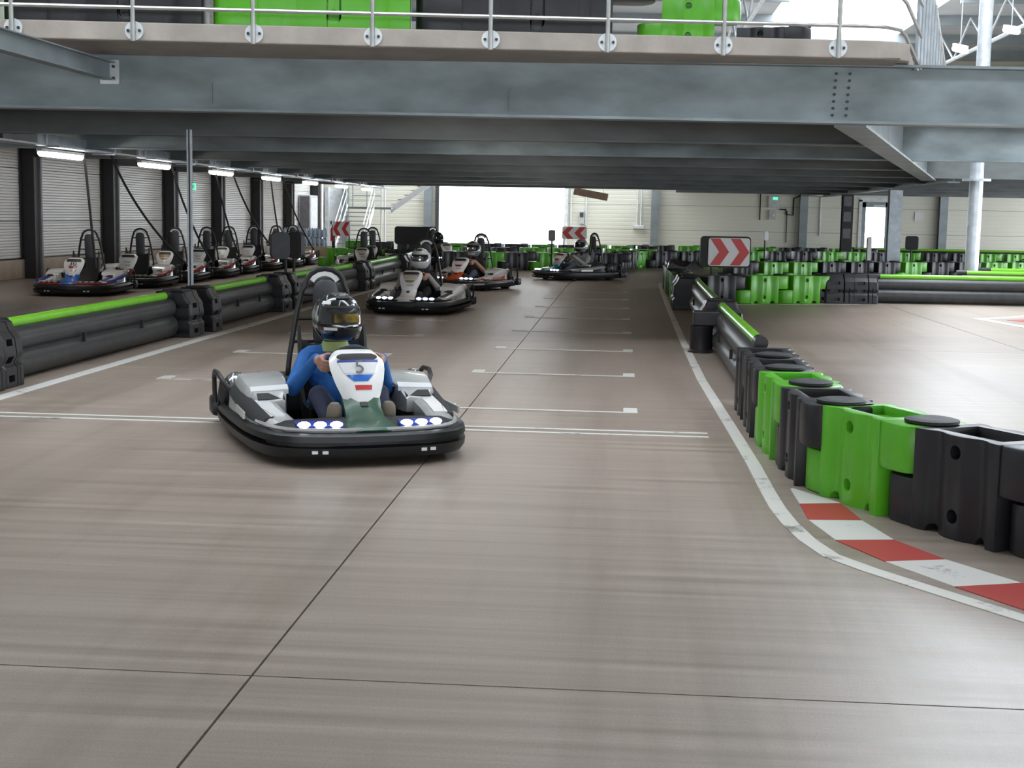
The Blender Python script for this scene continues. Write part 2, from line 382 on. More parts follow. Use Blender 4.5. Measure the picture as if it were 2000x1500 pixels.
tri = empty('painted_island', (6.2, 22.4, 0)); tag(tri, 'white-edged pointed island with red and green stripes at right', 'marking')
def tpoly(pts, m, n, z=0.004): MB().prism([(x - 6.2, y - 22.4) for x, y in pts], 0.0005, z).build(n, m, tri)
tpoly([(5.60, 22.45), (6.7, 23.5), (10.5, 24.2), (10.5, 24.0), (6.75, 23.32), (5.78, 22.4)], 'white_paint', 'border')
tpoly([(5.60, 22.45), (5.78, 22.4), (6.1, 20.7), (8.0, 18.6), (7.9, 18.45), (5.95, 20.6)], 'white_paint', 'border')
tpoly([(6.1, 22.35), (6.9, 22.9), (7.3, 22.9), (6.3, 21.9)], 'red_paint', 'stripe'); tpoly([(6.3, 21.9), (7.3, 22.9), (8.0, 22.9), (6.45, 21.4)], 'green_paint', 'stripe')
tpoly([(6.45, 21.4), (8.0, 22.9), (8.8, 22.8), (6.6, 20.9)], 'red_paint', 'stripe'); tpoly([(6.6, 20.9), (8.8, 22.8), (9.6, 22.6), (6.9, 20.4)], 'green_paint', 'stripe')
ribbon('edge_line', [(1.7, 24.8), (2.6, 25.1), (4.4, 25.75)], 0.07, 'worn_paint', 'faint white line at the foot of the green block and black post', 'line')

# ---- walls
wl = empty('wall_left'); tag(wl, 'left hall wall of beige ribbed sandwich panels on a concrete plinth', kind='structure')
COLS = [14.75 + 4.55 * k for k in range(-6, 10)]
zrows = [0.42, 1.20, 2.30, 3.40, 4.9, 6.4, 8.0]
for k in range(len(COLS) - 1):
    y0, y1 = max(COLS[k], YB), min(COLS[k + 1], YF)
    if y1 <= YB: continue
    for r in range(len(zrows) - 1):
        MB().box(XL - 0.15, XL, y0 + 0.006, y1 - 0.006, zrows[r] + 0.008, zrows[r + 1] - 0.008).build('wall_panel', 'wall_beige', wl)
MB().box(XL - 0.15, XL - 0.03, YB, YF, 0.3, ZR).build('gap_backing', 'black_steel', wl)
MB().box(XL - 0.2, XL + 0.05, YB, YF, 0.0, 0.40).build('plinth', 'plinth', wl, bevel=0.01)
for k, y in enumerate(COLS):
    if y < 10 or y > 57: continue
    c = empty('steel_column', (XL + 0.02, y, 0)); tag(c, 'dark wall column behind the parked karts, %s counted from the camera' % ORD[k - 5 if k >= 5 else 0], 'column', 'dark columns of the left wall', 'structure')
    b = MB(); b.box(0.0, 0.02, -0.11, 0.11, 0, 3.15); b.box(0.30, 0.32, -0.11, 0.11, 0, 3.15); b.box(0.02, 0.30, -0.008, 0.008, 0, 3.15); b.build('profile', 'dark_col', c)
    MB().box(-0.02, 0.36, 0.12, 0.20, 0.0, 3.1).build('cover_strip', 'mid_grey', c)
wf = empty('wall_far'); tag(wf, 'pale far wall of horizontal ribbed panels with a wide gate and a glazed door', kind='structure')
def fwall(x0, x1, z0, z1, n='wall_panel'):
    MB().box(x0 + 0.006, x1 - 0.006, YF, YF + 0.15, z0 + 0.006, z1 - 0.006).build(n, 'wall_far', wf)
GX0, GX1, GZ = -7.70, -2.36, 2.95
DX0, DX1, DZ = 9.72, 10.95, 2.40
xc = [XL, -8.1, GX0, GX1, 1.35, 7.4, DX0, DX1, 13.0, 17.5, XR]
for a, b_ in zip(xc[:-1], xc[1:]):
    zr = [0.0, 1.02, 2.04, 3.06, 4.5, 6.2, ZR]
    if (a, b_) == (GX0, GX1): zr = [GZ, 4.5, 6.2, ZR]
    if (a, b_) == (DX0, DX1): zr = [DZ, 3.06, 4.5, 6.2, ZR]
    for z0, z1 in zip(zr[:-1], zr[1:]): fwall(a, b_, z0, z1)
for n, x in enumerate((-8.1, 1.35, 7.4, 13.0)):
    c = empty('steel_column', (x, YF - 0.02, 0)); tag(c, 'grey steel column on the far wall, ' + ['left of the bright gate', 'right of the gate and its chevron sign', 'beside the green-lit exit box', 'far right behind the round pillar'][n], 'column', kind='structure')
    b = MB(); b.box(-0.16, 0.16, -0.02, 0, 0, 3.15); b.box(-0.16, 0.16, -0.30, -0.28, 0, 3.15); b.box(-0.008, 0.008, -0.28, -0.02, 0, 3.15); b.build('profile', 'galv', c)
d = empty('door_1', (0, YF, 0)); tag(d, 'wide open gate in the far wall, flooded with daylight', kind='structure')
MB().box(GX0 - 0.1, GX0 + 0.05, -0.12, 0.2, 0, GZ).build('jamb', 'grey_panel', d); MB().box(GX1 - 0.05, GX1 + 0.1, -0.12, 0.2, 0, GZ).build('jamb', 'white_frame', d)
MB().box(GX0 - 0.1, GX1 + 0.1, -0.14, 0.2, GZ - 0.05, GZ + 0.15).build('lintel', 'white_frame', d)
MB().box(GX0 + 0.05, GX1 - 0.05, 0.02, 0.06, 0.0, 0.32).build('threshold_board', 'mid_grey', d)
d = empty('door_2', ((DX0 + DX1) / 2, YF, 0)); tag(d, 'glazed emergency door in the far wall with grey frame and bright pane', kind='structure')
w2 = (DX1 - DX0) / 2
for s in (-1, 1):
    MB().box(s * w2 - 0.06, s * w2 + 0.06, -0.06, 0.12, 0, DZ).build('frame', 'white_frame', d)
    MB().box(s * (w2 - 0.14) - 0.08, s * (w2 - 0.14) + 0.08, -0.02, 0.05, 0, DZ - 0.1).build('leaf_stile', 'galv', d)
MB().box(-w2 - 0.06, w2 + 0.06, -0.06, 0.12, DZ - 0.08, DZ + 0.08).build('frame', 'white_frame', d)
MB().box(-w2 + 0.05, w2 - 0.05, -0.02, 0.05, DZ - 0.3, DZ - 0.08).build('leaf_rail', 'galv', d)
MB().box(-w2 + 0.05, w2 - 0.05, -0.02, 0.05, 0, 0.25).build('leaf_rail', 'galv', d)
MB().box(-0.1, 0.35, -0.06, -0.02, DZ - 0.26, DZ - 0.2).build('door_closer', 'white_frame', d)
wr = empty('wall_right'); tag(wr, 'right hall wall of pale panels beyond the kart track', kind='structure')
for k in range(7):
    y0, y1 = YB + 10 * k, YB + 10 * (k + 1)
    for z0, z1 in (((0, 0.35), (3.1, 5.4), (5.4, 8.0)) if y0 > 7 else ((0, 1.0), (1.0, 2.6), (3.6, 5.4), (5.4, 8.0))):
        MB().box(XR, XR + 0.15, y0 + 0.006, y1 - 0.006, z0 + 0.006, z1 - 0.006).build('wall_panel', 'wall_far', wr)
for k in range(15): MB().box(XR, XR + 0.15, YB + 5 * k - 0.1, YB + 5 * k + 0.1, 0.3, 3.6).build('mullion', 'galv', wr)
wb = empty('wall_rear'); tag(wb, 'rear hall wall with a long glazed band behind the camera', kind='structure')
for z0, z1 in ((0, 0.8), (RZ, 5.4), (5.4, 8.0)):
    for k in range(5): MB().box(XL + 7 * k + 0.006, XL + 7 * (k + 1) - 0.006, YB - 0.15, YB, z0 + 0.006, z1 - 0.006).build('wall_panel', 'wall_far', wb)
MB().box(XL - 0.2, XR + 0.2, YF + 0.1, YF + 0.14, 3.0, ZR).build('gap_backing', 'black_steel', wf)  # backing added to stop light leaking through the panel gaps
for a, b_ in ((XL, GX0), (GX1, DX0), (DX1, XR)): MB().box(a, b_, YF + 0.1, YF + 0.14, 0, 3.1).build('gap_backing', 'black_steel', wf)
# ---- roof with open skylight strips
rf = empty('ceiling'); tag(rf, 'grey sheet roof of the hall with long skylight strips and purlins', kind='structure')
SKY = [(-7.9, -7.6), (-0.9, -0.6), (6.2, 6.6), (13.9, 14.5)]   # narrow strips over the hall
STAIR = (XL - 0.2, 1.0, 53.8, YF + 0.3)   # roof light over the stairwell by the gate
CROSS = (9.0, 10.6)              # cross roof light in front of the deck
WIDE = (4.6, 9.4, 18.0, 51.0)   # broad skylight behind the deck
edges = [XL - 0.2] + [v for q in SKY for v in q] + [XR + 0.2]
for i in range(0, len(edges), 2):
    for a, b_ in (((YB, CROSS[0]), (CROSS[1], WIDE[2])) if edges[i] < 0 else ((YB, WIDE[2]),)):
        MB().box(edges[i], edges[i + 1], a, b_, ZR, ZR + 0.12).build('roof_sheet', 'roof', rf)
for q in SKY: MB().box(q[0], q[1], YB, 4.0, ZR, ZR + 0.12).build('roof_sheet', 'roof', rf)
portal(((XL + 6.2) / 2, (CROSS[0] + CROSS[1]) / 2, ZR + 0.11), 6.2 - XL, CROSS[1] - CROSS[0], (0, 0, 0))
for a, b_, c, d_ in ((XL - 0.2, WIDE[0], WIDE[2], STAIR[2]), (WIDE[1], XR + 0.2, WIDE[2], YF + 0.3), (WIDE[0], WIDE[1], WIDE[3], YF + 0.3), (STAIR[1], WIDE[0], STAIR[2], YF + 0.3)):
    MB().box(a, b_, c, d_, ZR, ZR + 0.12).build('roof_sheet', 'roof', rf)
for y in np.arange(-9, 58, 4.55):
    if 18.5 < y < 50: MB().box(XL, WIDE[0], y - 0.07, y + 0.07, ZR - 0.30, ZR - 0.002).build('purlin', 'galv', rf); MB().box(WIDE[1], XR, y - 0.07, y + 0.07, ZR - 0.30, ZR - 0.002).build('purlin', 'galv', rf); continue
    MB().box(XL, XR, y - 0.07, y + 0.07, ZR - 0.30, ZR - 0.002).build('purlin', 'galv', rf)
for x in (3.2, 10.4):
    b = MB()
    b.tube([(x, 10, ZR - 1.3), (x, 57, ZR - 1.3)], 0.06, 6)
    b.build('truss_chord', 'galv_light', rf)
    b = MB()
    for k in range(12): b.tube([(x, 10 + k * 4, ZR - 1.3), (x, 12 + k * 4, ZR - 0.3), (x, 14 + k * 4, ZR - 1.3)], 0.035, 6)
    b.build('truss_web', 'galv_light', rf)
for q in SKY: portal(((q[0] + q[1]) / 2, (4.0 + WIDE[2]) / 2, ZR + 0.1), q[1] - q[0], WIDE[2] - 4.0, (0, 0, 0))
portal(((WIDE[0] + WIDE[1]) / 2, (WIDE[2] + WIDE[3]) / 2, ZR + 0.1), WIDE[1] - WIDE[0], WIDE[3] - WIDE[2], (0, 0, 0))
portal(((STAIR[0] + STAIR[1]) / 2, (STAIR[2] + STAIR[3]) / 2, ZR + 0.1), STAIR[1] - STAIR[0], STAIR[3] - STAIR[2], (0, 0, 0))
portal(((GX0 + GX1) / 2, YF + 0.1, GZ / 2), GX1 - GX0, GZ, (-PI / 2, 0, 0))
portal(((XL + XR) / 2, YB - 0.05, (0.8 + RZ) / 2), XR - XL, RZ - 0.8, (PI / 2, 0, 0))
portal((XR + 0.1, 33.0, 1.72), 2.75, 50.0, (0, PI / 2, 0))
# ================================================================== DECK
def ibeam(b, p0, p1, z0, z1, fw=0.22, ft=0.022, wt=0.014):
    p0 = Vector((p0[0], p0[1], 0)); p1 = Vector((p1[0], p1[1], 0)); t = (p1 - p0); L = t.length; t.normalize(); n = Vector((-t.y, t.x, 0)); c = (p0 + p1) / 2; Z = Vector((0, 0, 1))
    b.obox((c.x, c.y, z0 + ft / 2), t, n, Z, (L, fw, ft)); b.obox((c.x, c.y, z1 - ft / 2), t, n, Z, (L, fw, ft)); b.obox((c.x, c.y, (z0 + z1) / 2), t, n, Z, (L, wt, z1 - z0 - 2 * ft)); return b
DE = 51.6            # rear edge of the deck over the left half
def ys(x): return 14.35 + 0.13 * x          # front edge of the slab
def ym(x): return 14.98 + 0.09 * x          # main beam
slab = empty('mezzanine_deck'); tag(slab, 'concrete mezzanine slab carrying the upper track', 'deck', kind='structure')
front = [(-12.55, ys(-12.55)), (2.55, ys(2.55)), (2.78, ys(2.78) + 0.06), (2.93, ys(2.93) + 0.2), (2.97, ys(2.97) + 0.45), (7.35, 33.6), (XR, 33.6), (XR, YF - 0.02), (2.0, YF - 0.02), (2.0, DE), (-12.55, DE)]
MB().prism(front, 3.16, 3.34).build('slab', 'concrete', slab, bevel=0.012)
# chamfered soffit strip under the front edge
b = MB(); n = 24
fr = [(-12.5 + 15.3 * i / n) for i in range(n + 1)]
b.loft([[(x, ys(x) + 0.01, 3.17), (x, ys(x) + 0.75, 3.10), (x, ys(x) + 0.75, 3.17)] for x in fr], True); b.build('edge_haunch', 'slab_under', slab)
mb = empty('main_beam', (0, 0, 0)); tag(mb, 'deep galvanised steel beam carrying the front edge of the deck', 'beam', kind='structure')
ibeam(MB(), (-12.5, ym(-12.5)), (XR, ym(XR)), ZB, 3.15, 0.26, 0.028, 0.016).build('profile', 'galv_beam', mb)
bolt_me = MB().tube([(0, 0.012, 0), (0, -0.012, 0)], 0.016, 6).mesh('bolt')
for x in (2.20, 2.345):
    for k in range(7): obj('bolt', bolt_me, 'bolt', mb, (x + 0.004 * k, ym(x) - 0.012, ZB + 0.09 + 0.0725 * k))
for x in (-4.35, -1.22): MB().obox((x, ym(x) - 0.02, ZB + 0.2), (1, 0.09, 0), (0, 1, 0), (0, 0, 1), (0.006, 0.03, 0.22)).build('weld_mark', 'galv', mb)
for k in range(1, 10):
    y = 14.95 + 4.53 * k; t = max(0, 0.06 - 0.03 * k)
    xe = XR if k in (2, 4, 5, 6, 7, 8, 9) else 2.42 + (y - 15.3) * 0.257 - 0.1
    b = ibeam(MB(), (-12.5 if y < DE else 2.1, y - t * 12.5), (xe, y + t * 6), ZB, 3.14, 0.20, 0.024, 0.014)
    tag(b.build('deck_beam', 'deck_steel' if k != 2 else 'galv_beam'), 'galvanised cross beam under the deck, %s behind the main front beam' % ORD[k - 1], 'beam', 'cross beams under the deck', 'structure')  # second beam takes the lighter steel to paint in the light on it
eb = empty('edge_beam'); tag(eb, 'slanting steel edge beam running back from the main beam to the pillar', 'beam', kind='structure')
ibeam(MB(), (2.42, ym(2.42) + 0.15), (7.35, 34.4), ZB - 0.02, 3.12, 0.34, 0.03, 0.016).build('profile', 'galv', eb)
for (x, y, zz) in ((3.05, 16.9, 0.42), (3.05, 16.9, 0.34), (3.05, 16.9, 0.26), (3.05, 16.9, 0.5)): obj('bolt', bolt_me, 'bolt', eb, (x + 0.14, y, ZB + zz))
ob = ibeam(MB(), (7.9, 34.2), (8.15, YF - 0.3), ZB - 0.06, 3.1, 0.3, 0.03, 0.016).build('long_beam', 'galv'); tag(ob, 'lengthwise beam resting on the two square columns near the exit door', 'beam', kind='structure')
br = empty('bracket_beam'); tag(br, 'small steel beam bolted to the main beam at upper left, reaching towards the camera', 'beam', kind='structure')
ibeam(MB(), (-5.42, ym(-5.42) - 0.03), (-5.42, 2.0), 2.84, 3.03, 0.13, 0.012, 0.010).build('profile', 'galv', br)
MB().box(-5.52, -5.32, ym(-5.42) - 0.04, ym(-5.42) - 0.012, 2.80, 3.05).build('end_plate', 'plate', br)
for dx, dz in ((0.05, 0.06), (0.05, 0.18)): obj('bolt', bolt_me, 'bolt', br, (-5.42 + dx, ym(-5.42) - 0.05, 2.80 + dz))

# ---- railing on the deck edge
rl = empty('deck_railing', (0, 0, 0)); tag(rl, 'tubular steel railing with round base plates along the deck edge', 'railing')
for i in range(-3, 8):
    x = -6.05 + 1.171 * i; y = ys(x) - 0.05
    pl = MB().tube([(x, y + 0.05, 3.255), (x, y + 0.035, 3.255)], 0.093, 24).build('base_plate', 'plate', rl)
    for s in (-1, 1): obj('bolt', bolt_me, 'bolt', pl, (x + s * 0.058, y + 0.033, 3.255))
    MB().tube([(x, y + 0.005, 3.15), (x, y + 0.005, 4.45)], 0.024, 10).build('post', 'steel_tube', rl, True)
for z in (3.475, 3.80, 4.12, 4.45):
    pts = [(x, ys(x) - 0.045, z) for x in np.linspace(-10, 2.35, 12)] + [(2.62, ys(2.62) - 0.02, z), (2.80, ys(2.8) + 0.10, z - 0.01), (2.88, ys(2.88) + 0.22, z - 0.05), (3.1, 15.2, z - 0.36)]
    MB().tube(pts, 0.02 if z < 4.4 else 0.026, 8).build('rail', 'steel_tube', rl, True)
st = empty('ramp_fence', (3.0, 15.2, 3.1)); tag(st, 'fence of upright steel bars sloping down beside the deck corner', 'fence')
N = 13
for i in range(N):
    t = i / (N - 1); x = 0.06 + t * 1.28; y = t * 4.2
    MB().tube([(x, y, 0), (x, y, max(0.12, 1.6 * (1 - t * 1.0)))], 0.028, 6).build('bar', 'galv_light', st)
MB().tube([(0.0, -0.05, 1.65), (1.36, 4.25, 0.1)], 0.03, 8).build('handrail', 'steel_tube', st); MB().tube([(-0.02, -0.08, 1.1), (0.95, 3.0, 0.05)], 0.024, 8).build('mid_rail', 'steel_tube', st)

# ---- interlocking barrier blocks
def block_meshes(L=0.85, W=0.42, H=0.5, lug=0.29, name='block', bev=0.018):
    c = L - lug; hx = c / 2; hw = W / 2; g = 0.034
    out = []
    n = 3
    for sgn in (1, -1):
        xsn = np.linspace(-hx, hx, 2 * n * 4 + 1)
        row = [(x, -hw * 1.0 + g * (0.5 - 0.5 * math.cos(2 * PI * (x + hx) / c * 2)) ** 2) for x in xsn]
        if sgn == -1: row = [(x, -y) for x, y in row[::-1]]
        out += row
    body = MB().prism(out, 0.0, H).mesh(name + '_body')
    cut = MB()
    r = 0.035 * H / 0.5
    for x in (-hx * 0.55, hx * 0.62): cut.tube([(x, -W, 0.0), (x, W, 0.0)], r * 1.25, 14)
    for z in (0.11 * H / 0.5, 0.42 * H / 0.5):
        cut.tube([(0.0, -W, z), (0.0, -hw + 0.07, z)], r, 14); cut.tube([(0.0, W, z), (0.0, hw - 0.07, z)], r, 14)
    body = boolean(body, cut.mesh('cut'))
    cut = MB().prism([(-hx * 0.75, -hw * 0.6), (hx * 0.75, -hw * 0.6), (hx * 0.75, hw * 0.6), (-hx * 0.75, hw * 0.6)], H - 0.05, H + 0.1)
    body = boolean(body, cut.mesh('cut2'))
    bm = bmesh.new(); bm.from_mesh(body)
    bmesh.ops.remove_doubles(bm, verts=bm.verts, dist=0.0004)
    ed = [e for e in bm.edges if len(e.link_faces) == 2 and e.calc_face_angle() > math.radians(50)]
    bmesh.ops.bevel(bm, geom=ed, offset=bev, segments=2, affect='EDGES', profile=0.5, clamp_overlap=True)
    bm.to_mesh(body); bm.free()
    def lugmesh(side, z0, z1, nm):
        rr = hw * 0.97; e = lug - 0.015; xx = [ (hx - 0.02, -rr)]
        sq = 0.85
        for i in range(13):
            a = -PI / 2 + PI * i / 12
            xx.append((hx + e - rr * sq + rr * sq * max(0, math.cos(a)) ** 0.7, rr * math.sin(a)))
        xx.append((hx - 0.02, rr))
        poly = [(side * x, y) for x, y in xx]
        return MB().prism(poly, z0, z1).mesh(nm, True, 0.018)
    up = lugmesh(1, H * 0.5 + 0.006, H, name + '_upper'); lo = lugmesh(-1, 0.0, H * 0.5 - 0.006, name + '_lower')
    for p in body.polygons: p.use_smooth = True
    try: body.set_sharp_from_angle(angle=math.radians(42))
    except Exception: pass
    body.materials.clear()
    k = H / 0.5
    cap = MB()
    cap.loft([[(hx + lug * 0.5 + rr * math.cos(2 * PI * q / 20), rr * math.sin(2 * PI * q / 20), z) for q in range(20)] for rr, z in ((0.10, H - 0.01), (0.135, H + 0.006), (0.135, H + 0.02), (0.10, H + 0.028), (0.05, H + 0.024))])
    cap = cap.mesh(name + '_cap', True)
    return body, up, lo, cap
BLK = block_meshes()
BIG = block_meshes(2.1, 0.5, 0.9, 0.5, 'big_block', 0.02)
def block(x, y, ang, colour, label, group, z=0.0, kind=BLK, cap=True):
    o = empty('barrier_block', (x, y, z), ang); tag(o, label, 'barrier', group)
    b = obj('body', kind[0], colour, o); obj('upper_lug', kind[1], colour, o); obj('lower_lug', kind[2], colour, o)
    if cap: obj('cap', kind[3], 'matt_black', o)
    return o
CN = {'green': 'green', 'black': 'charcoal'}
def chain(pts, cols, where, group, pitch=0.85, first='left', z=0.0, kind=BLK, start=0.0):
    """blocks along a polyline given in +x (right / near) direction"""
    P = [Vector((p[0], p[1])) for p in pts]; cum = [0]
    for a, b_ in zip(P[:-1], P[1:]): cum.append(cum[-1] + (b_ - a).length)
    def at(s):
        for i in range(len(P) - 1):
            if s <= cum[i + 1] or i == len(P) - 2:
                u = (s - cum[i]) / (cum[i + 1] - cum[i]); return P[i].lerp(P[i + 1], u)
    for i, c in enumerate(cols):
        if not c: continue
        s = start + pitch * (i + 0.5); p = at(s); q = at(s + 0.3) - at(s - 0.3)
        block(p.x, p.y, math.atan2(q.y, q.x), c, '%s barrier block, %s from %s in %s' % (CN[c], ORD[i], first, where), group, z, kind)
g_ = 'green'; k_ = 'black'
# near right chain: far end to near end
NRP = [(0.93, 11.3), (0.93, 10.44), (0.92, 9.58), (0.97, 8.69), (1.02, 7.87), (1.33, 7.11), (1.74, 6.39), (2.28, 5.75), (2.93, 5.20)]
for i, c in enumerate([k_, k_, g_, k_, g_, k_, k_, g_]):
    a, b_ = Vector(NRP[i]), Vector(NRP[i + 1]); t = (b_ - a).normalized(); nrm = Vector((-t.y, t.x)); p = (a + b_) / 2 + t * 0.145 + nrm * 0.21
    block(p.x, p.y, math.atan2(t.y, t.x), c, '%s barrier block, %s from the far end of the near right barrier' % (CN[c], ORD[i]), 'blocks of the near right barrier')
block(2.62, 7.1, -0.9, 'green', 'lime green plastic barrier block behind the near black blocks at the right picture edge', 'blocks of the near right barrier')

# ---- pipe guard rails and posts
def rail(name_label, x0, y0, x1, y1, group, side=1, up=True):
    """three stacked pipes from (x0,y0) to (x1,y1)"""
    o = empty('guard_rail', (x0, y0, 0), math.atan2(y1 - y0, x1 - x0)); tag(o, name_label, 'barrier', group); L = math.hypot(x1 - x0, y1 - y0)
    def pipe(z, r, n, m, sz=1.0):
        b = MB(); sg = 20
        b.loft([[(x, r * math.cos(2 * PI * k / sg), z + r * sz * math.sin(2 * PI * k / sg)) for k in range(sg)] for x in np.linspace(0, L, 8)])
        return b.build(n, m, o, True)
    pipe(0.145, 0.14, 'lower_pipe', 'black_pipe'); pipe(0.355, 0.115, 'upper_pipe', 'black_pipe'); pipe(0.495, 0.047, 'top_pipe', 'green_tube')
    for q in (0.0, L):
        MB().tube([(q - 0.10, 0, 0.495), (q + 0.10, 0, 0.495)], 0.058, 14).build('end_sleeve', 'black', o, True)
    for q in (0.35, 0.72):
        b = MB(); b.obox((L * q, -0.135, 0.26), (1, 0, 0), (0, 1, 0), (0, 0, 1), (0.03, 0.03, 0.09)); b.build('pipe_clip', 'matt_black', o)
    b = MB(); b.obox((L * 0.5, 0, 0.30), (1, 0, 0), (0, 1, 0), (0, 0, 1), (L * 0.98, 0.05, 0.34)); b.build('core_rail', 'matt_black', o)
    return o
def post_mesh():
    b = MB()
    prof = [(-0.27, 0.0), (0.27, 0.0), (0.27, 0.16), (0.235, 0.20), (0.27, 0.26), (0.25, 0.40), (0.20, 0.47), (0.17, 0.545), (-0.17, 0.545), (-0.20, 0.47), (-0.25, 0.40), (-0.27, 0.26), (-0.235, 0.20), (-0.27, 0.16)]
    ring = lambda x, s: [(x, p[0] * s, p[1] if p[1] == 0 else p[1] * (0.5 + 0.5 * s)) for p in prof]
    b.loft([ring(-0.30, 0.93), ring(-0.26, 1.0), ring(0.26, 1.0), ring(0.30, 0.93)])
    me = b.mesh('post_body', False, 0.012)
    cut = MB()
    for z in (0.07, 0.225, 0.37):
        for s in (-1, 1):
            cut.box(-0.20, -0.02, s * 0.27 - 0.07, s * 0.27 + 0.07, z - 0.022, z + 0.035); cut.box(-0.34, -0.24, s * 0.14 - 0.09, s * 0.14 + 0.09, z - 0.022, z + 0.035)
    cut.box(0.05, 0.075, -0.4, 0.4, 0.02, 0.6); cut.box(0.15, 0.165, -0.4, 0.4, -0.1, 0.29)
    me = boolean(me, cut.mesh('c'))
    me.materials.clear(); return me
POST = post_mesh()
lid_me = MB().prism([(-0.2, -0.12), (0.2, -0.12), (0.2, 0.12), (-0.2, 0.12)], 0.52, 0.56).mesh('post_lid', False, 0.012)
def post(x, y, ang, label, group='moulded posts of the guard rails', s=1.0):
    o = empty('guard_rail_post', (x, y, 0), ang); tag(o, label, 'post', group); o.scale = (s, 1, 1)
    obj('body', POST, 'black', o); obj('lid', lid_me, 'matt_black', o); return o
RA = PI / 2
lrail = [(11.45, 15.85, -5.30, -5.30), (17.25, 20.35, -5.27, -5.29), (21.55, 26.3, -5.25, -5.15), (27.4, 31.8, -5.12, -5.18), (32.9, 38.2, -5.2, -5.5)]
for i, (y0, y1, x0, x1) in enumerate(lrail):
    rail('black pipe guard rail with green top pipe on the left, %s counted from the camera' % ORD[i], x0, y0, x1, y1, 'guard rails of the left barrier')
rail('stub of black pipe guard rail with green top beyond the left picture edge', -5.30, 6.5, -5.30, 10.6, 'guard rails of the left barrier')
for i, (y, x) in enumerate(((10.75, -5.28), (11.15, -5.3), (16.15, -5.28), (16.95, -5.27), (20.62, -5.27), (21.28, -5.26), (26.6, -5.14), (27.15, -5.13), (32.1, -5.2), (32.65, -5.2))):
    post(x, y, RA, 'black moulded guard rail post on the left barrier, %s counted from the camera' % ORD[i], s=0.62 if i < 2 else 0.85 if i in (2, 4) else 0.55)
# right barrier: rails on the track edge
rail('near black pipe guard rail with glossy green top on the right barrier', 1.19, 16.3, 1.17, 11.55, 'guard rails of the right barrier')
rail('farther black pipe guard rail with dull green top on the right barrier', 1.26, 22.9, 1.20, 17.05, 'guard rails of the right barrier')
post(1.20, 16.68, RA, 'black moulded post between the two right guard rails', s=0.7)
post(1.14, 23.15, RA, 'black slotted post at the far end of the right guard rails', s=0.7); post(1.15, 24.05, RA, 'second black post beyond the right guard rails', s=0.9)
o = empty('barrier_drum', (0.93, 15.72, 0)); tag(o, 'short black ribbed drum standing in front of the right guard rail post', 'drum')
b = MB(); b.loft([[(r * math.cos(2 * PI * k / 20), r * math.sin(2 * PI * k / 20), z) for k in range(20)] for r, z in ((0.15, 0), (0.15, 0.02), (0.128, 0.04), (0.128, 0.27), (0.134, 0.28), (0.134, 0.30), (0.11, 0.31))]); b.build('body', 'black', o, True)
MB().box(-0.1, 0.2, -0.12, 0.12, 0.31, 0.47).build('bracket', 'black', o, bevel=0.012)
chain([(1.12, 30.2), (1.14, 24.6)], [k_, g_, k_, k_, g_, k_], 'the short row along the bend', 'blocks beyond the right guard rails', 0.9, 'far')
b = MB(); gx, gy = 9, 12; hz = {}
for i in range(gx):
    for j in range(gy): hz[i, j] = 0.56 + random.uniform(0, 0.07) + 0.05 * math.sin(i * 1.3 + j * 0.8)
vs = [(0.92 + 0.085 * i + 0.03 * math.sin(j), 27.2 + 0.2 * j, hz[i, j]) for i in range(gx) for j in range(gy)] + [(0.92 + 0.085 * i, 27.2 + 0.2 * j, 0.535) for i in range(gx) for j in range(gy)]
N_ = gx * gy; fs = []
for i in range(gx - 1):
    for j in range(gy - 1):
        a = i * gy + j; fs += [(a, a + gy, a + gy + 1, a + 1), (N_ + a, N_ + a + 1, N_ + a + gy + 1, N_ + a + gy)]
for j in range(gy - 1): fs += [(j, j + 1, N_ + j + 1, N_ + j), ((gx - 1) * gy + j, N_ + (gx - 1) * gy + j, N_ + (gx - 1) * gy + j + 1, (gx - 1) * gy + j + 1)]
for i in range(gx - 1): a = i * gy; c = a + gy - 1; fs += [(a, N_ + a, N_ + a + gy, a + gy), (c, c + gy, N_ + c + gy, N_ + c)]
b.add(vs, fs)
tag(b.build('rubber_mat', 'black', None, True), 'crumpled black rubber mat draped over the barrier end', 'mat')
# row E: green blocks and long rail facing the right-hand track
chain([(1.2, 25.0), (3.75, 26.05)], [k_, g_, g_], 'the row ending at the long right rail', 'blocks of the green row at right', 0.86, 'left', start=0.15)
post(4.02, 26.12, 0.12, 'wide black slotted post at the left end of the long right rail', s=1.0); post(4.48, 26.17, 0.12, 'wide black post body joined to the long right rail', s=0.8)
rail('long black pipe rail with bright green top across the right-hand track', 4.72, 26.3, 15.0, 26.6, 'guard rails of the right-hand track')
rail('second long pipe rail with green top behind the round pillar base', 8.0, 31.2, 17.0, 31.2, 'guard rails of the right-hand track')
rail('far yellow-green topped pipe rail under the right end of the far wall', 8.6, 53.0, 20.0, 53.0, 'guard rails of the right-hand track')
rail('third pipe rail with green top between the long rail and the pillar', 7.0, 29.2, 17.0, 29.2, 'guard rails of the right-hand track')
chain([(2.4, 33.1), (7.6, 36.4), (16, 41)], [k_, g_, g_, k_, k_, k_, g_, k_, k_, g_, g_, k_, g_, g_], 'the long row behind the right chevron sign', 'blocks of the row behind the chevron sign', 0.9, 'left', start=0.0)
chain([(2.8, 45.2), (9, 47.5), (17, 49)], [g_, g_, k_, k_, g_, g_, k_, g_, k_, k_, g_, g_, k_, g_, g_], 'the row before the emergency door', 'blocks of the row before the emergency door', 0.95, 'left')
chain([(0.0, 51.5), (9.5, 52.6)], [k_, k_, g_, g_, k_, g_, k_, k_, g_, k_], 'the farthest row by the pale wall', 'blocks of the farthest row', 0.95, 'left')
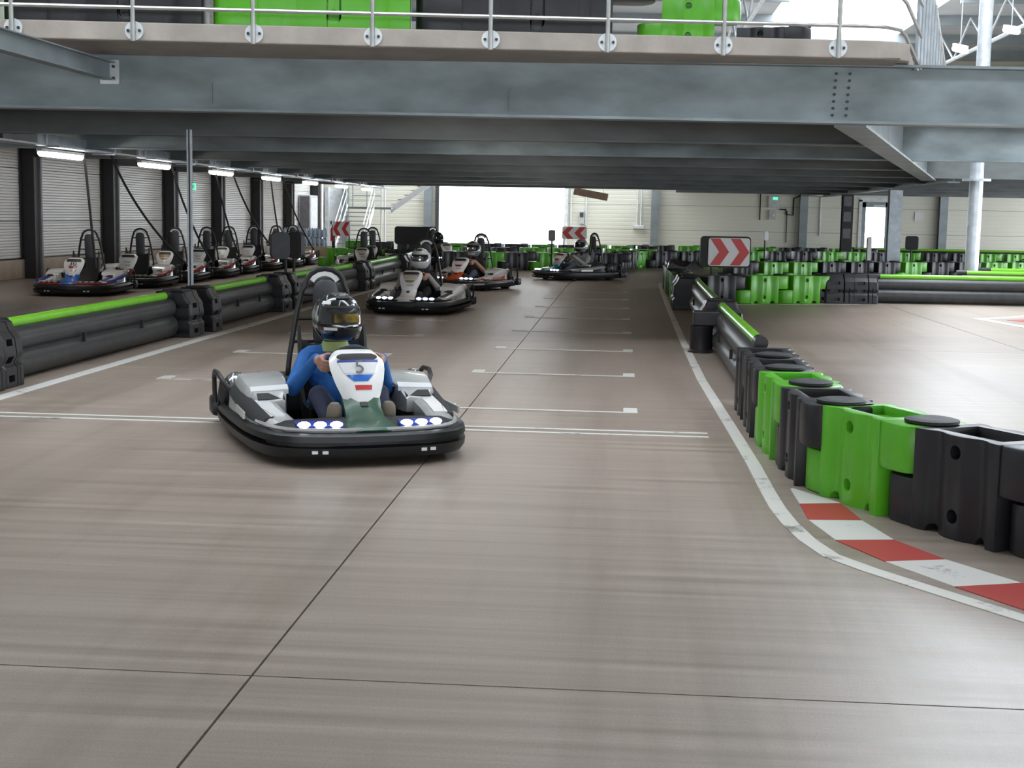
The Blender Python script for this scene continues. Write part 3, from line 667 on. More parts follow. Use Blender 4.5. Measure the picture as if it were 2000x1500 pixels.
chain([(-5.0, 37.6), (-1.9, 38.7), (-0.1, 39.0)], [k_, g_, k_, g_, k_, k_], 'the row behind the racing karts', 'blocks of the row behind the racing karts', 0.9, 'left')
chain([(-0.35, 39.2), (0.45, 42.3), (3.4, 43.8)], [k_, k_, k_, g_, k_, k_, g_], 'the row closing the straight', 'blocks of the row at the end of the straight', 0.9, 'left')
chain([(-6.0, 43.0), (1.2, 45.4)], [g_, k_, k_, g_, g_, k_, g_, g_], 'the middle row before the gate', 'blocks of the middle row before the gate', 0.93, 'left')
chain([(-9.0, 48.3), (1.8, 50.2)], [k_, k_, k_, g_, k_, k_, g_, k_, g_, g_, k_], 'the rear row before the gate', 'blocks of the rear row before the gate', 0.95, 'left')
chain([(-8.42, 38.75), (-5.9, 38.9)], [g_, g_, k_], 'the short row behind the parked pair', 'blocks behind the parked pair', 0.85, 'left')
block(-9.7, 49.9, 0.1, 'green', 'pale-lit lime green block right of the water bottles near the stairs', 'blocks near the stairs')
# upstairs blocks
for x, c, lab, yy in ((-7.4, g_, 'lime green barrier block upstairs at the far left of the deck edge', 0.95), (-5.25, k_, 'charcoal barrier block upstairs, between two green ones at left', 0.95), (-3.1, g_, 'long lime green barrier block upstairs above the middle of the beam', 0.95), (-0.98, k_, 'long charcoal barrier block upstairs right of the green one', 0.95)):
    block(x, ys(x) + yy, 0.13, c, lab, 'barrier blocks on the deck', 3.34, BIG)
block(0.66, 15.45, -0.06, 'green', 'lime green barrier block upstairs right of the long charcoal one', 'barrier blocks on the deck', 3.34)
block(1.62, 17.0, -0.3, 'black', 'small charcoal barrier block upstairs behind the railing', 'barrier blocks on the deck', 3.25)
block(2.55, 18.6, -0.3, 'green', 'last small lime green barrier block upstairs before the skylight', 'barrier blocks on the deck', 3.22)

# ---- pillars
pc = empty('round_pillar', (7.64, 31.0, 0)); tag(pc, 'round galvanised steel pillar rising past the deck at right', 'pillar', kind='structure')
MB().tube([(0, 0, 0), (0, 0, ZR - 0.3)], 0.145, 28).build('shaft', 'galv_light', pc, True)
MB().tube([(0, 0, 2.42), (0, 0, 2.47)], 0.30, 28).build('collar_plate', 'galv_light', pc); MB().tube([(0, 0, 0), (0, 0, 0.03)], 0.26, 24).build('foot_plate', 'galv', pc)
for x, y, lab in ((8.23, 43.0, 'square steel column just right of the glazed emergency door'), (8.08, 51.0, 'dark stained steel column left of the glazed emergency door')):
    c = empty('steel_column', (x, y, 0)); tag(c, lab, 'column', kind='structure')
    b = MB(); b.box(-0.19, 0.19, -0.17, -0.15, 0, ZB - 0.06); b.box(-0.19, 0.19, 0.15, 0.17, 0, ZB - 0.06); b.box(-0.01, 0.01, -0.15, 0.15, 0, ZB - 0.06); b.build('profile', 'galv_light' if y < 45 else 'dark_col', c)
    MB().box(-0.24, 0.24, -0.22, 0.22, 0, 0.03).build('foot_plate', 'galv', c)
    if y > 45:
        for z in (0.9, 1.5, 2.05): MB().box(-0.15, 0.12, -0.185, -0.172, z, z + 0.35).build('worn_sticker', 'mid_grey', c)
o = empty('roof_prop', (-5.62, 17.78, 0)); tag(o, 'slim steel prop standing behind the left guard rail', 'pole', kind='structure')
b = MB(); b.box(-0.03, -0.008, -0.02, 0.02, 0, ZB); b.build('rail_half', 'galv_light', o); b = MB(); b.box(0.012, 0.034, -0.02, 0.02, 0, ZB); b.build('rail_half', 'galv_light', o); MB().box(-0.01, 0.014, -0.012, 0.012, 0, ZB).build('core', 'black_steel', o)

# ---- cable tray with lamps
LX = -9.45
tr = empty('cable_tray', (LX, 0, 2.47)); tag(tr, 'galvanised cable tray hung in a row above the parked karts', 'cable tray')
for k in range(8):
    y0 = 17.2 + 4.72 * k
    MB().box(-0.02, 0.02, y0, y0 + 3.3, 0.03, 0.21).build('tray_side', 'galv_light', tr); MB().box(-0.06, 0.30, y0 + 0.2, y0 + 4.4, 0.0, 0.03).build('tray_base', 'galv_light', tr)
    MB().box(-0.10, 0.05, y0 + 3.4, y0 + 3.7, 0.05, 0.22).build('junction_box', 'mid_grey', tr)
    for q in (0.3, 2.6): MB().tube([(0.05, y0 + q, 0.0), (0.05, y0 + q, 0.66)], 0.018, 6).build('hanger', 'galv_light', tr)
    MB().box(-0.08, 0.34, y0 + 2.58, y0 + 2.63, -0.02, 0.2).build('bracket', 'galv_light', tr)
for k in range(7):
    y0 = 22.0 + 4.70 * k
    o = empty('tube_lamp', (LX, y0, 2.42)); tag(o, 'glowing white tube lamp under the cable tray, %s counted from the camera' % ORD[k], 'lamp', 'tube lamps under the tray')
    b = MB(); b.capsule((0, 0.1, -0.045), (0, 1.75, -0.045), 0.055, 0.055); b.build('diffuser', 'tube_lamp', o, True)
    MB().box(-0.05, 0.05, 0.02, 1.83, -0.02, 0.03).build('housing', 'box_grey', o, bevel=0.008)
for k in range(7):  # unseen lamps added between the beams to brighten the lane below
    o = empty('soffit_fill_lamp', (-2.2, 17.2 + 4.53 * k, 3.13)); tag(o, 'added fill lamp on the deck underside over the track, bay %s behind the main beam' % ORD[k], 'lamp', 'added fill lamps on the deck underside')
    b = MB(); b.capsule((-0.75, 0, -0.07), (0.75, 0, -0.07), 0.045, 0.045); b.build('diffuser', 'tube_lamp', o, True)
    MB().box(-0.8, 0.8, -0.05, 0.05, -0.05, 0.02).build('housing', 'box_grey', o, bevel=0.008)
for i, (y, kx, ky, kz) in enumerate(((23.9, -9.15, 23.6, 0.45), (25.2, -8.75, 27.6, 0.35), (28.6, -8.9, 29.8, 0.3), (31.8, -9.1, 32.6, 0.4), (33.2, -8.9, 35.6, 0.35), (36.9, -9.2, 37.2, 0.4), (38.2, -8.9, 39.8, 0.4))):
    pts = []
    for t in np.linspace(0, 1, 14):
        x = LX + (kx - LX) * t; yy = y + (ky - y) * (t ** 1.4); z = 2.5 + (kz - 2.5) * t - 0.12 * math.sin(PI * t); pts.append((x, yy, z))
    tag(MB().tube(pts, 0.022, 6).build('charging_cable', 'matt_black', None, True), 'black charging cable hanging from the tray to a parked kart, %s from the camera' % ORD[i], 'cable', 'charging cables')

# ================================================================== KARTS
KM = {}
def outline(off=0.0):
    half = [(0, -1.02), (0.26, -1.005), (0.46, -0.95), (0.58, -0.83), (0.645, -0.62), (0.68, -0.3), (0.70, 0.1), (0.71, 0.5), (0.69, 0.78), (0.62, 0.94), (0.46, 1.01), (0.2, 1.03)]
    pts = half + [(0, 1.035)] + [(-x, y) for x, y in half[:0:-1]]
    # smooth once
    out = []
    for i in range(len(pts)):
        a, b_ = Vector(pts[i]), Vector(pts[(i + 1) % len(pts)]); out += [a, (a + b_) / 2]
    out = [(out[i - 1] + out[i] * 2 + out[(i + 1) % len(out)]) / 4 for i in range(len(out))]
    res = []
    for i, p in enumerate(out):
        t = (out[(i + 1) % len(out)] - out[i - 1]).normalized(); n = Vector((-t.y, t.x)); res.append(p + n * off)
    return res
def build_kart_meshes():
    # wrap-round bumper band
    prof = [(-0.02, 0.045), (0.012, 0.05), (0.03, 0.075), (0.035, 0.115), (-0.03, 0.122), (-0.03, 0.143), (0.035, 0.15), (0.03, 0.185), (0.01, 0.20), (-0.03, 0.20), (-0.05, 0.17), (-0.05, 0.06)]
    o0 = outline(); n = len(o0); rings = []
    for i, p in enumerate(o0):
        t = (o0[(i + 1) % n] - o0[i - 1]).normalized(); nn = Vector((t.y, -t.x))
        rings.append([(p.x + nn.x * a, p.y + nn.y * a, z) for a, z in prof])
    b = MB(); b.loft(rings + [rings[0]], True, False); KM['bumper'] = b.mesh('kart_bumper', True)
    b = MB(); q = [p for p in outline(0.03)]; b.tube([(p.x, p.y, 0.215) for p in q], 0.014, 6, True); KM['bumper_tube'] = b.mesh('kart_bumper_tube', True)
    # small slots on bumper
    KM['bumper_slot'] = MB().box(-0.017, 0.017, -0.012, 0.02, 0.085, 0.103).mesh('kart_slot')
    # chassis tray
    b = MB(); b.prism([(-0.40, -0.85), (0.40, -0.85), (0.52, -0.3), (0.52, 0.9), (-0.52, 0.9), (-0.52, -0.3)], 0.035, 0.06); KM['floor_tray'] = b.mesh('kart_tray')
    # front deck
    b = MB(); ys_ = [-0.98, -0.93, -0.85, -0.74, -0.62]; zz = [0.175, 0.215, 0.238, 0.25, 0.235]; wd = [0.34, 0.47, 0.56, 0.60, 0.60]
    b.loft([[(-w, y, 0.12), (-w, y, z - 0.04), (-w * 0.8, y, z), (0, y, z + 0.01), (w * 0.8, y, z), (w, y, z - 0.04), (w, y, 0.12)] for y, z, w in zip(ys_, zz, wd)]); KM['front_deck'] = b.mesh('kart_front_deck', True)
    # nose cone
    b = MB(); sec = [(-1.0, 0.215, 0.10, 0.02), (-0.95, 0.245, 0.15, 0.05), (-0.86, 0.27, 0.145, 0.08), (-0.76, 0.30, 0.12, 0.10), (-0.68, 0.345, 0.115, 0.09), (-0.61, 0.40, 0.12, 0.06)]
    b.loft([[(-w, y, z - h), (-w, y, z - h * 0.4), (-w * 0.62, y - 0.01, z), (w * 0.62, y - 0.01, z), (w, y, z - h * 0.4), (w, y, z - h)] for y, z, w, h in sec]); KM['nose'] = b.mesh('kart_nose', True)
    b = MB(); b.obox((0, -0.715, 0.327), (1, 0, 0), (0, 0.87, 0.5), (0, -0.5, 0.87), (0.05, 0.05, 0.02)); KM['nose_badge'] = b.mesh('kart_nose_badge', False, 0.006)
    # steering fairing (shield)
    def sh(s):  # s 0 bottom .. 1 top -> y,z,w
        tb = [(0.0, -0.66, 0.33, 0.10), (0.18, -0.63, 0.385, 0.135), (0.45, -0.575, 0.47, 0.175), (0.75, -0.51, 0.555, 0.20), (0.92, -0.465, 0.605, 0.195), (1.0, -0.435, 0.625, 0.165)]
        for (s0, y0, z0, w0), (s1, y1, z1, w1) in zip(tb[:-1], tb[1:]):
            if s <= s1: u = (s - s0) / (s1 - s0); return y0 + (y1 - y0) * u, z0 + (z1 - z0) * u, w0 + (w1 - w0) * u
        return tb[-1][1:]
    def pt(s, u, off=0.0):
        y, z, w = sh(s); bul = 0.045 * (1 - u * u)
        return (u * w * 0.88, y - bul * 0.85 - off * 0.85, z + bul * 0.2 - 0.10 * max(0, abs(u) - 0.8) + off * 0.5)
    us = np.linspace(-1, 1, 13)
    b = MB(); rings = []
    for s in np.linspace(0, 1, 11):
        f = [pt(s, u) for u in us]; bk = [(x * 0.94, y + 0.05, z + 0.01) for x, y, z in f[::-1]]; rings.append(f + bk)
    b.loft(rings); KM['steering_fairing'] = b.mesh('kart_fairing', True)
    def patch(s0, s1, u0, u1, off=0.004, ns=4, nu=8, shape=None):
        b = MB(); vs = []; fs = []
        for i in range(ns + 1):
            s = s0 + (s1 - s0) * i / ns
            for j in range(nu + 1):
                u = u0 + (u1 - u0) * j / nu
                if shape: u *= shape(i / ns)
                vs.append(pt(s, u, off))
        for i in range(ns + 1):
            for j in range(nu + 1): x, y, z = vs[i * (nu + 1) + j]; vs.append((x, y + 0.006, z - 0.003))
        N = (ns + 1) * (nu + 1)
        for i in range(ns):
            for j in range(nu):
                a = i * (nu + 1) + j; fs.append((a, a + 1, a + nu + 2, a + nu + 1)); fs.append((N + a, N + a + nu + 1, N + a + nu + 2, N + a + 1))
        b.add(vs, fs); return b.mesh('kart_patch', True)
    KM['fairing_slot'] = patch(0.83, 0.955, -0.76, 0.76, 0.003, shape=lambda t: 0.8 + 0.2 * math.sin(PI * t))
    KM['number_plate'] = patch(0.56, 0.78, -0.70, 0.70, 0.003, shape=lambda t: 0.85 + 0.15 * t)
    KM['fairing_band'] = patch(0.40, 0.53, -0.55, 0.55, 0.003, shape=lambda t: 0.55 + 0.45 * t)
    KM['fairing_logo'] = patch(0.24, 0.33, -0.3, 0.5, 0.003)
    KM['fairing_trim'] = patch(0.78, 0.83, -0.74, 0.74, 0.003)
    p = pt(0.67, 0.0, 0.008); KM['_num'] = p
    # headlights
    for s, nm in ((-1, 'l'), (1, 'r')):
        b = MB(); b.loft([[(s * x, y, z) for x, y, z in ring] for ring in ([(0.17, -0.955, 0.205), (0.17, -0.875, 0.235), (0.17, -0.875, 0.262), (0.17, -0.955, 0.24)], [(0.45, -0.915, 0.205), (0.45, -0.835, 0.235), (0.45, -0.835, 0.262), (0.45, -0.915, 0.24)])])
        KM['lamp_housing_' + nm] = b.mesh('kart_lamp_housing', False, 0.008)
        for k in range(3):
            b = MB(); x = s * (0.215 + 0.095 * k); b.ball((x, -0.932 + 0.013 * k, 0.243), (0.04, 0.03, 0.021), 10, 6); KM['led_%s%d' % (nm, k)] = b.mesh('kart_led', True)
    # side pods
    for s, nm in ((-1, 'l'), (1, 'r')):
        sec = [(-0.74, 0.42, 0.54, 0.20, 0.24), (-0.62, 0.42, 0.61, 0.17, 0.258), (-0.40, 0.44, 0.655, 0.15, 0.275), (-0.15, 0.45, 0.675, 0.14, 0.295), (0.08, 0.44, 0.69, 0.14, 0.325), (0.26, 0.42, 0.695, 0.14, 0.35), (0.40, 0.42, 0.68, 0.16, 0.34), (0.50, 0.46, 0.64, 0.20, 0.30)]
        b = MB(); b.loft([[(s * xi, y, z0), (s * xi, y, z1 - 0.02), (s * (xi + 0.03), y, z1), (s * (xo - 0.04), y, z1 - 0.012), (s * xo, y, z1 - 0.05), (s * (xo + 0.01), y, z0)] for y, xi, xo, z0, z1 in sec]); KM['side_pod_' + nm] = b.mesh('kart_side_pod', True)
        # raised cowl with a louvred inner wall
        b = MB(); b.loft([[(s * xi, y, z0), (s * xi, y, z1 - 0.015), (s * (xi + 0.02), y, z1), (s * xo, y, z1 - 0.02), (s * (xo + 0.02), y, z1 - 0.05), (s * (xo + 0.02), y, z0)] for y, xi, xo, z0, z1 in ((-0.20, 0.40, 0.55, 0.2, 0.30), (-0.06, 0.37, 0.60, 0.2, 0.37), (0.10, 0.35, 0.625, 0.2, 0.41), (0.26, 0.345, 0.635, 0.2, 0.43), (0.42, 0.36, 0.62, 0.22, 0.42), (0.52, 0.40, 0.58, 0.24, 0.39))]); KM['raised_cowl_' + nm] = b.mesh('kart_raised_cowl', True)
        b = MB()
        for q in range(5): b.obox((s * 0.352, 0.02 + 0.07 * q, 0.31), (1, 0, 0), (0, 0.8, 0.6), (0, -0.6, 0.8), (0.02, 0.018, 0.11))
        KM['louvre_' + nm] = b.mesh('kart_louvre')
        b = MB(); b.loft([[(s * x, y, z), (s * x, y + 0.05, z + 0.025), (s * x, y + 0.05, z - 0.03), (s * x, y, z - 0.03)] for x, y, z in ((0.365, -0.105, 0.36), (0.605, -0.085, 0.345))]); KM['cowl_band_' + nm] = b.mesh('kart_cowl_band')
        b = MB(); b.loft([[(s * x, y, z), (s * x, y + 0.07, z + 0.03), (s * x, y + 0.07, z - 0.03), (s * x, y, z - 0.03)] for x, y, z in ((0.40, -0.185, 0.308), (0.57, -0.175, 0.305))]); KM['cowl_gap_' + nm] = b.mesh('kart_cowl_gap')
        sub = sec[1:7]
        b = MB(); b.loft([[(s * (xo - 0.075), y, z1 + 0.004), (s * (xo - 0.02), y, z1 - 0.012), (s * (xo + 0.008), y, z1 - 0.055), (s * (xo - 0.03), y, z1 - 0.06)] for y, xi, xo, z0, z1 in sub]); KM['pod_stripe_' + nm] = b.mesh('kart_stripe', True)
        b = MB(); b.loft([[(s * (xi + 0.05), y, z1 - 0.004), (s * (xi + 0.14), y, z1 - 0.008), (s * (xi + 0.14), y, z1 + 0.003), (s * (xi + 0.05), y, z1 + 0.005)] for y, xi, xo, z0, z1 in sec[1:4]]); KM['pod_decal_' + nm] = b.mesh('kart_pod_decal', True)
        b = MB(); b.box(*(sorted((s * 0.685, s * 0.70))), -0.42, -0.05, 0.215, 0.262); KM['side_plate_' + nm] = b.mesh('kart_side_plate', False, 0.004)
        # engine / exhaust cowl at the side
        b = MB(); b.ball((s * 0.62, 0.50, 0.28), (0.10, 0.13, 0.13), 16, 10); KM['side_cowl_' + nm] = b.mesh('kart_cowl', True)
        b = MB(); b.tube([(s * 0.66, 0.44, 0.27), (s * 0.735, 0.42, 0.27)], 0.065, 18); KM['cowl_disc_' + nm] = b.mesh('kart_cowl_disc', True, 0.01)
        # tube loop at the rear corner
        lp = [(0.60, 0.36, 0.23), (0.69, 0.37, 0.30), (0.73, 0.42, 0.37), (0.745, 0.52, 0.40), (0.745, 0.68, 0.395), (0.74, 0.77, 0.35), (0.735, 0.80, 0.26), (0.73, 0.80, 0.16)]
        b = MB(); b.tube([(s * x, y, z) for x, y, z in lp], 0.017, 8); b.tube([(s * 0.73, 0.44, 0.36), (s * 0.735, 0.56, 0.17)], 0.012, 6); KM['side_loop_' + nm] = b.mesh('kart_loop', True)
        b = MB(); b.obox((s * 0.70, 0.90, 0.13), (1, 0, 0), (0, 1, 0), (0, 0, 1), (0.11, 0.20, 0.14)); KM['corner_guard_' + nm] = b.mesh('kart_corner', True, 0.03)
        # wheels
        for y, r, w, wn in ((-0.52, 0.13, 0.13, 'f'), (0.62, 0.14, 0.20, 'b')):
            xx = 0.52; b = MB(); prof = [(-w / 2, r * 0.55), (-w / 2, r * 0.9), (-w / 2 + 0.02, r), (w / 2 - 0.02, r), (w / 2, r * 0.9), (w / 2, r * 0.55)]
            b.loft([[(s * xx + a, y + rr * math.cos(2 * PI * k / 20), r + rr * math.sin(2 * PI * k / 20)) for k in range(20)] for a, rr in prof]); KM['tyre_%s%s' % (wn, nm)] = b.mesh('kart_tyre', True)
            b = MB(); b.tube([(s * xx - w / 2 - 0.005, y, r), (s * xx + w / 2 + 0.005, y, r)], r * 0.5, 14); KM['hub_%s%s' % (wn, nm)] = b.mesh('kart_hub', True)
    # seat
    b = MB(); pro = [(-0.12, 0.10), (0.05, 0.085), (0.2, 0.10), (0.29, 0.20), (0.34, 0.36), (0.38, 0.52), (0.40, 0.60)]; rings = []
    for y, z in pro:
        rings.append([(-0.215, y - 0.10, z + 0.14), (-0.20, y - 0.02, z + 0.04), (-0.12, y, z), (0.12, y, z), (0.20, y - 0.02, z + 0.04), (0.215, y - 0.10, z + 0.14), (0.235, y - 0.09, z + 0.14), (0.22, y + 0.01, z + 0.02), (0.13, y + 0.03, z - 0.025), (-0.13, y + 0.03, z - 0.025), (-0.22, y + 0.01, z + 0.02), (-0.235, y - 0.09, z + 0.14)])
    b.loft(rings); KM['seat'] = b.mesh('kart_seat', True)
    # battery / engine case behind the seat
    b = MB(); b.box(-0.45, 0.45, 0.52, 0.92, 0.10, 0.36); KM['rear_case'] = b.mesh('kart_rear_case', False, 0.03)
    # hoop
    pts = [(-0.27, 0.66, 0.12), (-0.235, 0.63, 0.50), (-0.19, 0.60, 0.80), (-0.155, 0.58, 0.96)]
    for i in range(9):
        a = PI - PI * i / 8; pts.append((0.137 * math.cos(a), 0.57, 0.99 + 0.12 * math.sin(a)))
    pts += [(-x, y, z) for x, y, z in pts[3::-1]]
    b = MB(); b.tube(pts, 0.019, 8); KM['roll_hoop'] = b.mesh('kart_hoop', True)
    for k, (z, x, y) in enumerate(((0.60, 0.22, 0.615), (0.76, 0.195, 0.605), (0.93, 0.16, 0.585))):
        b = MB(); b.tube([(-x, y, z), (x, y, z)], 0.012, 6); KM['hoop_bar_%d' % k] = b.mesh('kart_hoop_bar', True)
    b = MB(); rings = []
    for z, w, t in ((0.56, 0.03, 0.02), (0.58, 0.07, 0.035), (0.64, 0.085, 0.042), (0.95, 0.09, 0.042), (1.01, 0.075, 0.035), (1.035, 0.035, 0.02)):
        yy = 0.565 - (z - 0.56) * 0.06; rings.append([(w * math.cos(2 * PI * k / 14), yy + t * math.sin(2 * PI * k / 14), z) for k in range(14)])
    b.loft(rings); KM['headrest'] = b.mesh('kart_headrest', True)
    b = MB(); b.prism([(x, y) for x, y in arc((0, 0), 0.122, 0.15 * PI, 0.85 * PI, 10)] + [(x, y) for x, y in arc((0, -0.01), 0.085, 0.85 * PI, 0.15 * PI, 10)], -0.006, 0.006)
    b.v = [(x, 0.575 + z, 0.985 + y) for x, y, z in b.v]; KM['hoop_shield'] = b.mesh('kart_hoop_shield', True)
    # steering
    c = Vector((0, -0.34, 0.545)); u = Vector((0, -0.50, 0.866)); KM['_wc'] = c; KM['_wu'] = u
    b = MB(); b.tube([c + Vector((1, 0, 0)) * 0.155 * math.cos(2 * PI * k / 24) + u * 0.125 * math.sin(2 * PI * k / 24) for k in range(24)], 0.015, 8, True); KM['steering_wheel'] = b.mesh('kart_wheel', True)
    b = MB(); b.tube([c - Vector((0.14, 0, 0)), c + Vector((0, -0.02, -0.02)), c + Vector((0.14, 0, 0))], 0.012, 6); b.tube([c - u * 0.12, c], 0.012, 6); KM['wheel_spoke'] = b.mesh('kart_spoke', True)
    b = MB(); b.tube([c, (0, -0.62, 0.12)], 0.014, 8); KM['steering_column'] = b.mesh('kart_column', True)
build_kart_meshes()
def kart(loc, ang, label, C, number=None, group='racing karts', lit=True, steer=0):
    """C: dict of material names"""
    o = empty('go_kart', loc, ang); tag(o, label, 'kart', group)
    P = lambda n, k, m, par=o: obj(n, KM[k], m, par)
    bp = P('bumper', 'bumper', 'kart_black'); 
    for x, y in ((-0.36, -1.01), (-0.30, -1.025), (0.36, -1.01), (0.30, -1.025)): P('bumper_slot', 'bumper_slot', 'plate', bp).location = (x, y, 0)
    P('bumper_tube', 'bumper_tube', C.get('tube', 'black_steel'))
    P('floor_tray', 'floor_tray', 'matt_black'); P('front_deck', 'front_deck', C.get('deck', 'matt_black'))
    n = P('nose_cone', 'nose', C['nose']); P('badge', 'nose_badge', 'matt_black', n)
    f = P('steering_fairing', 'steering_fairing', C['shield']); P('slot', 'fairing_slot', 'matt_black', f); P('number_plate', 'number_plate', C.get('plate', 'sign_white'), f); P('colour_band', 'fairing_band', C['band'], f); P('logo', 'fairing_logo', C.get('logo', 'silver'), f); P('trim', 'fairing_trim', C.get('trim', C['band']), f)
    if number:
        t = obj('number', text_mesh(number, 0.13, 0.002), C.get('num', 'matt_black'), f); t.location = KM['_num']; t.rotation_euler = (math.radians(57), 0, 0); t.location.y -= 0.008
    for s in 'lr':
        h = P('headlight', 'lamp_housing_' + s, 'navy' if lit else 'matt_black')
        for k in range(3): P('led', 'led_%s%d' % (s, k), 'led' if lit else 'led_off', h)
        p = P('side_pod', 'side_pod_' + s, C['pod']); P('stripe', 'pod_stripe_' + s, C['stripe'], p); P('decal', 'pod_decal_' + s, C['decal'], p); P('side_plate', 'side_plate_' + s, C.get('side', 'silver'), p)
        rc = P('raised_cowl', 'raised_cowl_' + s, C.get('upper', C['pod'])); P('louvre', 'louvre_' + s, 'matt_black', rc); P('band', 'cowl_band_' + s, C.get('cband', 'white_gloss'), rc); P('dark_gap', 'cowl_gap_' + s, 'matt_black', rc)
        cw = P('side_cowl', 'side_cowl_' + s, C.get('cowl', 'silver')); P('disc', 'cowl_disc_' + s, 'matt_black', cw)
        P('side_loop', 'side_loop_' + s, 'black_steel'); P('corner_guard', 'corner_guard_' + s, 'black')
        for w in 'fb': ty = P('wheel', 'tyre_' + w + s, 'rubber'); P('hub', 'hub_' + w + s, 'silver', ty)
    P('seat', 'seat', 'matt_black'); P('rear_case', 'rear_case', 'matt_black')
    hp = P('roll_hoop', 'roll_hoop', 'black_steel')
    for k in range(3): P('cross_bar', 'hoop_bar_%d' % k, 'black_steel', hp)
    P('shield', 'hoop_shield', 'silver', hp); P('headrest', 'headrest', 'grey_panel')
    w = P('steering_wheel', 'steering_wheel', 'matt_black'); P('spoke', 'wheel_spoke', 'matt_black', w); P('steering_column', 'steering_column', 'black_steel')
    return o

# ---- drivers: one continuous remeshed body
def build_body():
    prim = []   # (tag, p0, p1, r0, r1)
    V = Vector
    prim += [(0, V((-0.09, 0.13, 0.20)), V((0.09, 0.13, 0.20)), 0.125, 0.125), (0, V((0, 0.15, 0.24)), V((0, 0.19, 0.42)), 0.145, 0.155),
             (0, V((-0.075, 0.19, 0.43)), V((0.075, 0.19, 0.43)), 0.125, 0.125), (0, V((-0.15, 0.22, 0.535)), V((0.15, 0.22, 0.535)), 0.078, 0.078), (0, V((-0.06, 0.22, 0.56)), V((0.06, 0.22, 0.56)), 0.07, 0.07),
             (3, V((0, 0.21, 0.56)), V((0, 0.185, 0.71)), 0.058, 0.055)]
    wc, wu = KM['_wc'], KM['_wu']; wn = Vector((0, wu.z, -wu.y))   # towards the driver
    hands = []
    for s in (-1, 1):
        rim = wc + V((s * 0.155, 0, 0)); out = V((s, 0, 0)); palm = rim + out * 0.038 + wn * 0.022
        sh = V((s * 0.185, 0.215, 0.525)); el = V((s * 0.315, 0.03, 0.345)); wr_ = palm + wn * 0.055 + out * 0.02 - wu * 0.015
        prim += [(0, sh, el, 0.068, 0.054), (4, el, wr_, 0.052, 0.034)]
        prim += [(2, wr_, palm, 0.030, 0.030), (2, palm - wu * 0.028, palm + wu * 0.028, 0.026, 0.026)]
        for k, (fo, ln) in enumerate(((0.040, 0.94), (0.014, 1.0), (-0.012, 0.95), (-0.037, 0.8))):
            a = rim + out * 0.045 + wn * 0.012 + wu * fo; b_ = rim + out * 0.036 - wn * 0.026 * ln + wu * fo; c = rim + out * 0.004 - wn * 0.036 * ln + wu * fo; d_ = rim - out * 0.020 * ln - wn * 0.012 + wu * fo
            prim += [(2, a, b_, 0.0115, 0.0105), (2, b_, c, 0.0105, 0.0098), (2, c, d_, 0.0098, 0.0088)]
        a = palm + wu * 0.03 + wn * 0.012; b_ = rim + wn * 0.034 + wu * 0.052; c = rim - out * 0.022 + wn * 0.02 + wu * 0.062
        prim += [(2, a, b_, 0.0135, 0.0115), (2, b_, c, 0.0115, 0.0095)]
        hip = V((s * 0.10, 0.10, 0.185)); kn = V((s * 0.20, -0.27, 0.335)); an = V((s * 0.17, -0.62, 0.135))
        prim += [(1, hip, kn, 0.092, 0.066), (1, kn, an, 0.062, 0.042), (1, an, an + V((0, -0.02, 0.0)), 0.042, 0.045)]
        hands.append(rim)
    b = MB()
    for t, p0, p1, r0, r1 in prim: b.capsule(p0, p1, r0, r1, 12 if r0 > 0.02 else 8)
    me = b.mesh('driver_body'); o = bpy.data.objects.new('tmp', me); COL.objects.link(o)
    md = o.modifiers.new('r', 'REMESH'); md.mode = 'VOXEL'; md.voxel_size = 0.0062
    sm = o.modifiers.new('s', 'SMOOTH'); sm.factor = 0.4; sm.iterations = 2
    dg = bpy.context.evaluated_depsgraph_get(); r = bpy.data.meshes.new_from_object(o.evaluated_get(dg)); bpy.data.objects.remove(o)
    n = len(r.polygons); cen = np.empty(n * 3); r.polygons.foreach_get('center', cen); cen = cen.reshape(-1, 3)
    best = np.full(n, 9.0); lab = np.zeros(n, int)
    for t, p0, p1, r0, r1 in prim:
        a = np.array(p0); d = np.array(p1 - p0); u = np.clip(((cen - a) @ d) / max(1e-9, d @ d), 0, 1)
        dist = np.linalg.norm(cen - (a + u[:, None] * d), axis=1) - (r0 + (r1 - r0) * u)
        k = dist < best; best[k] = dist[k]; lab[k] = t
    for _ in range(5): r.materials.append(None)
    r.polygons.foreach_set('material_index', lab.astype(np.int32)); r.polygons.foreach_set('use_smooth', np.ones(n, bool)); r.name = 'driver_body'; r.update()
    return r
BODY = build_body()
def sph(az, el, R=(0.135, 0.162, 0.150)):
    x = math.sin(az) * math.cos(el); y = -math.cos(az) * math.cos(el); z = math.sin(el)
    k = 1.0
    if z < 0 and y < 0.3: k = 1.0 + 0.10 * min(1, -z * 1.6) * max(0, -y + 0.3)
    return Vector((R[0] * x * k, R[1] * y * (k + (0.08 if (z < 0.1 and y < 0) else 0) * min(1, (0.1 - z) * 2 if z < 0.1 else 0)), R[2] * z))
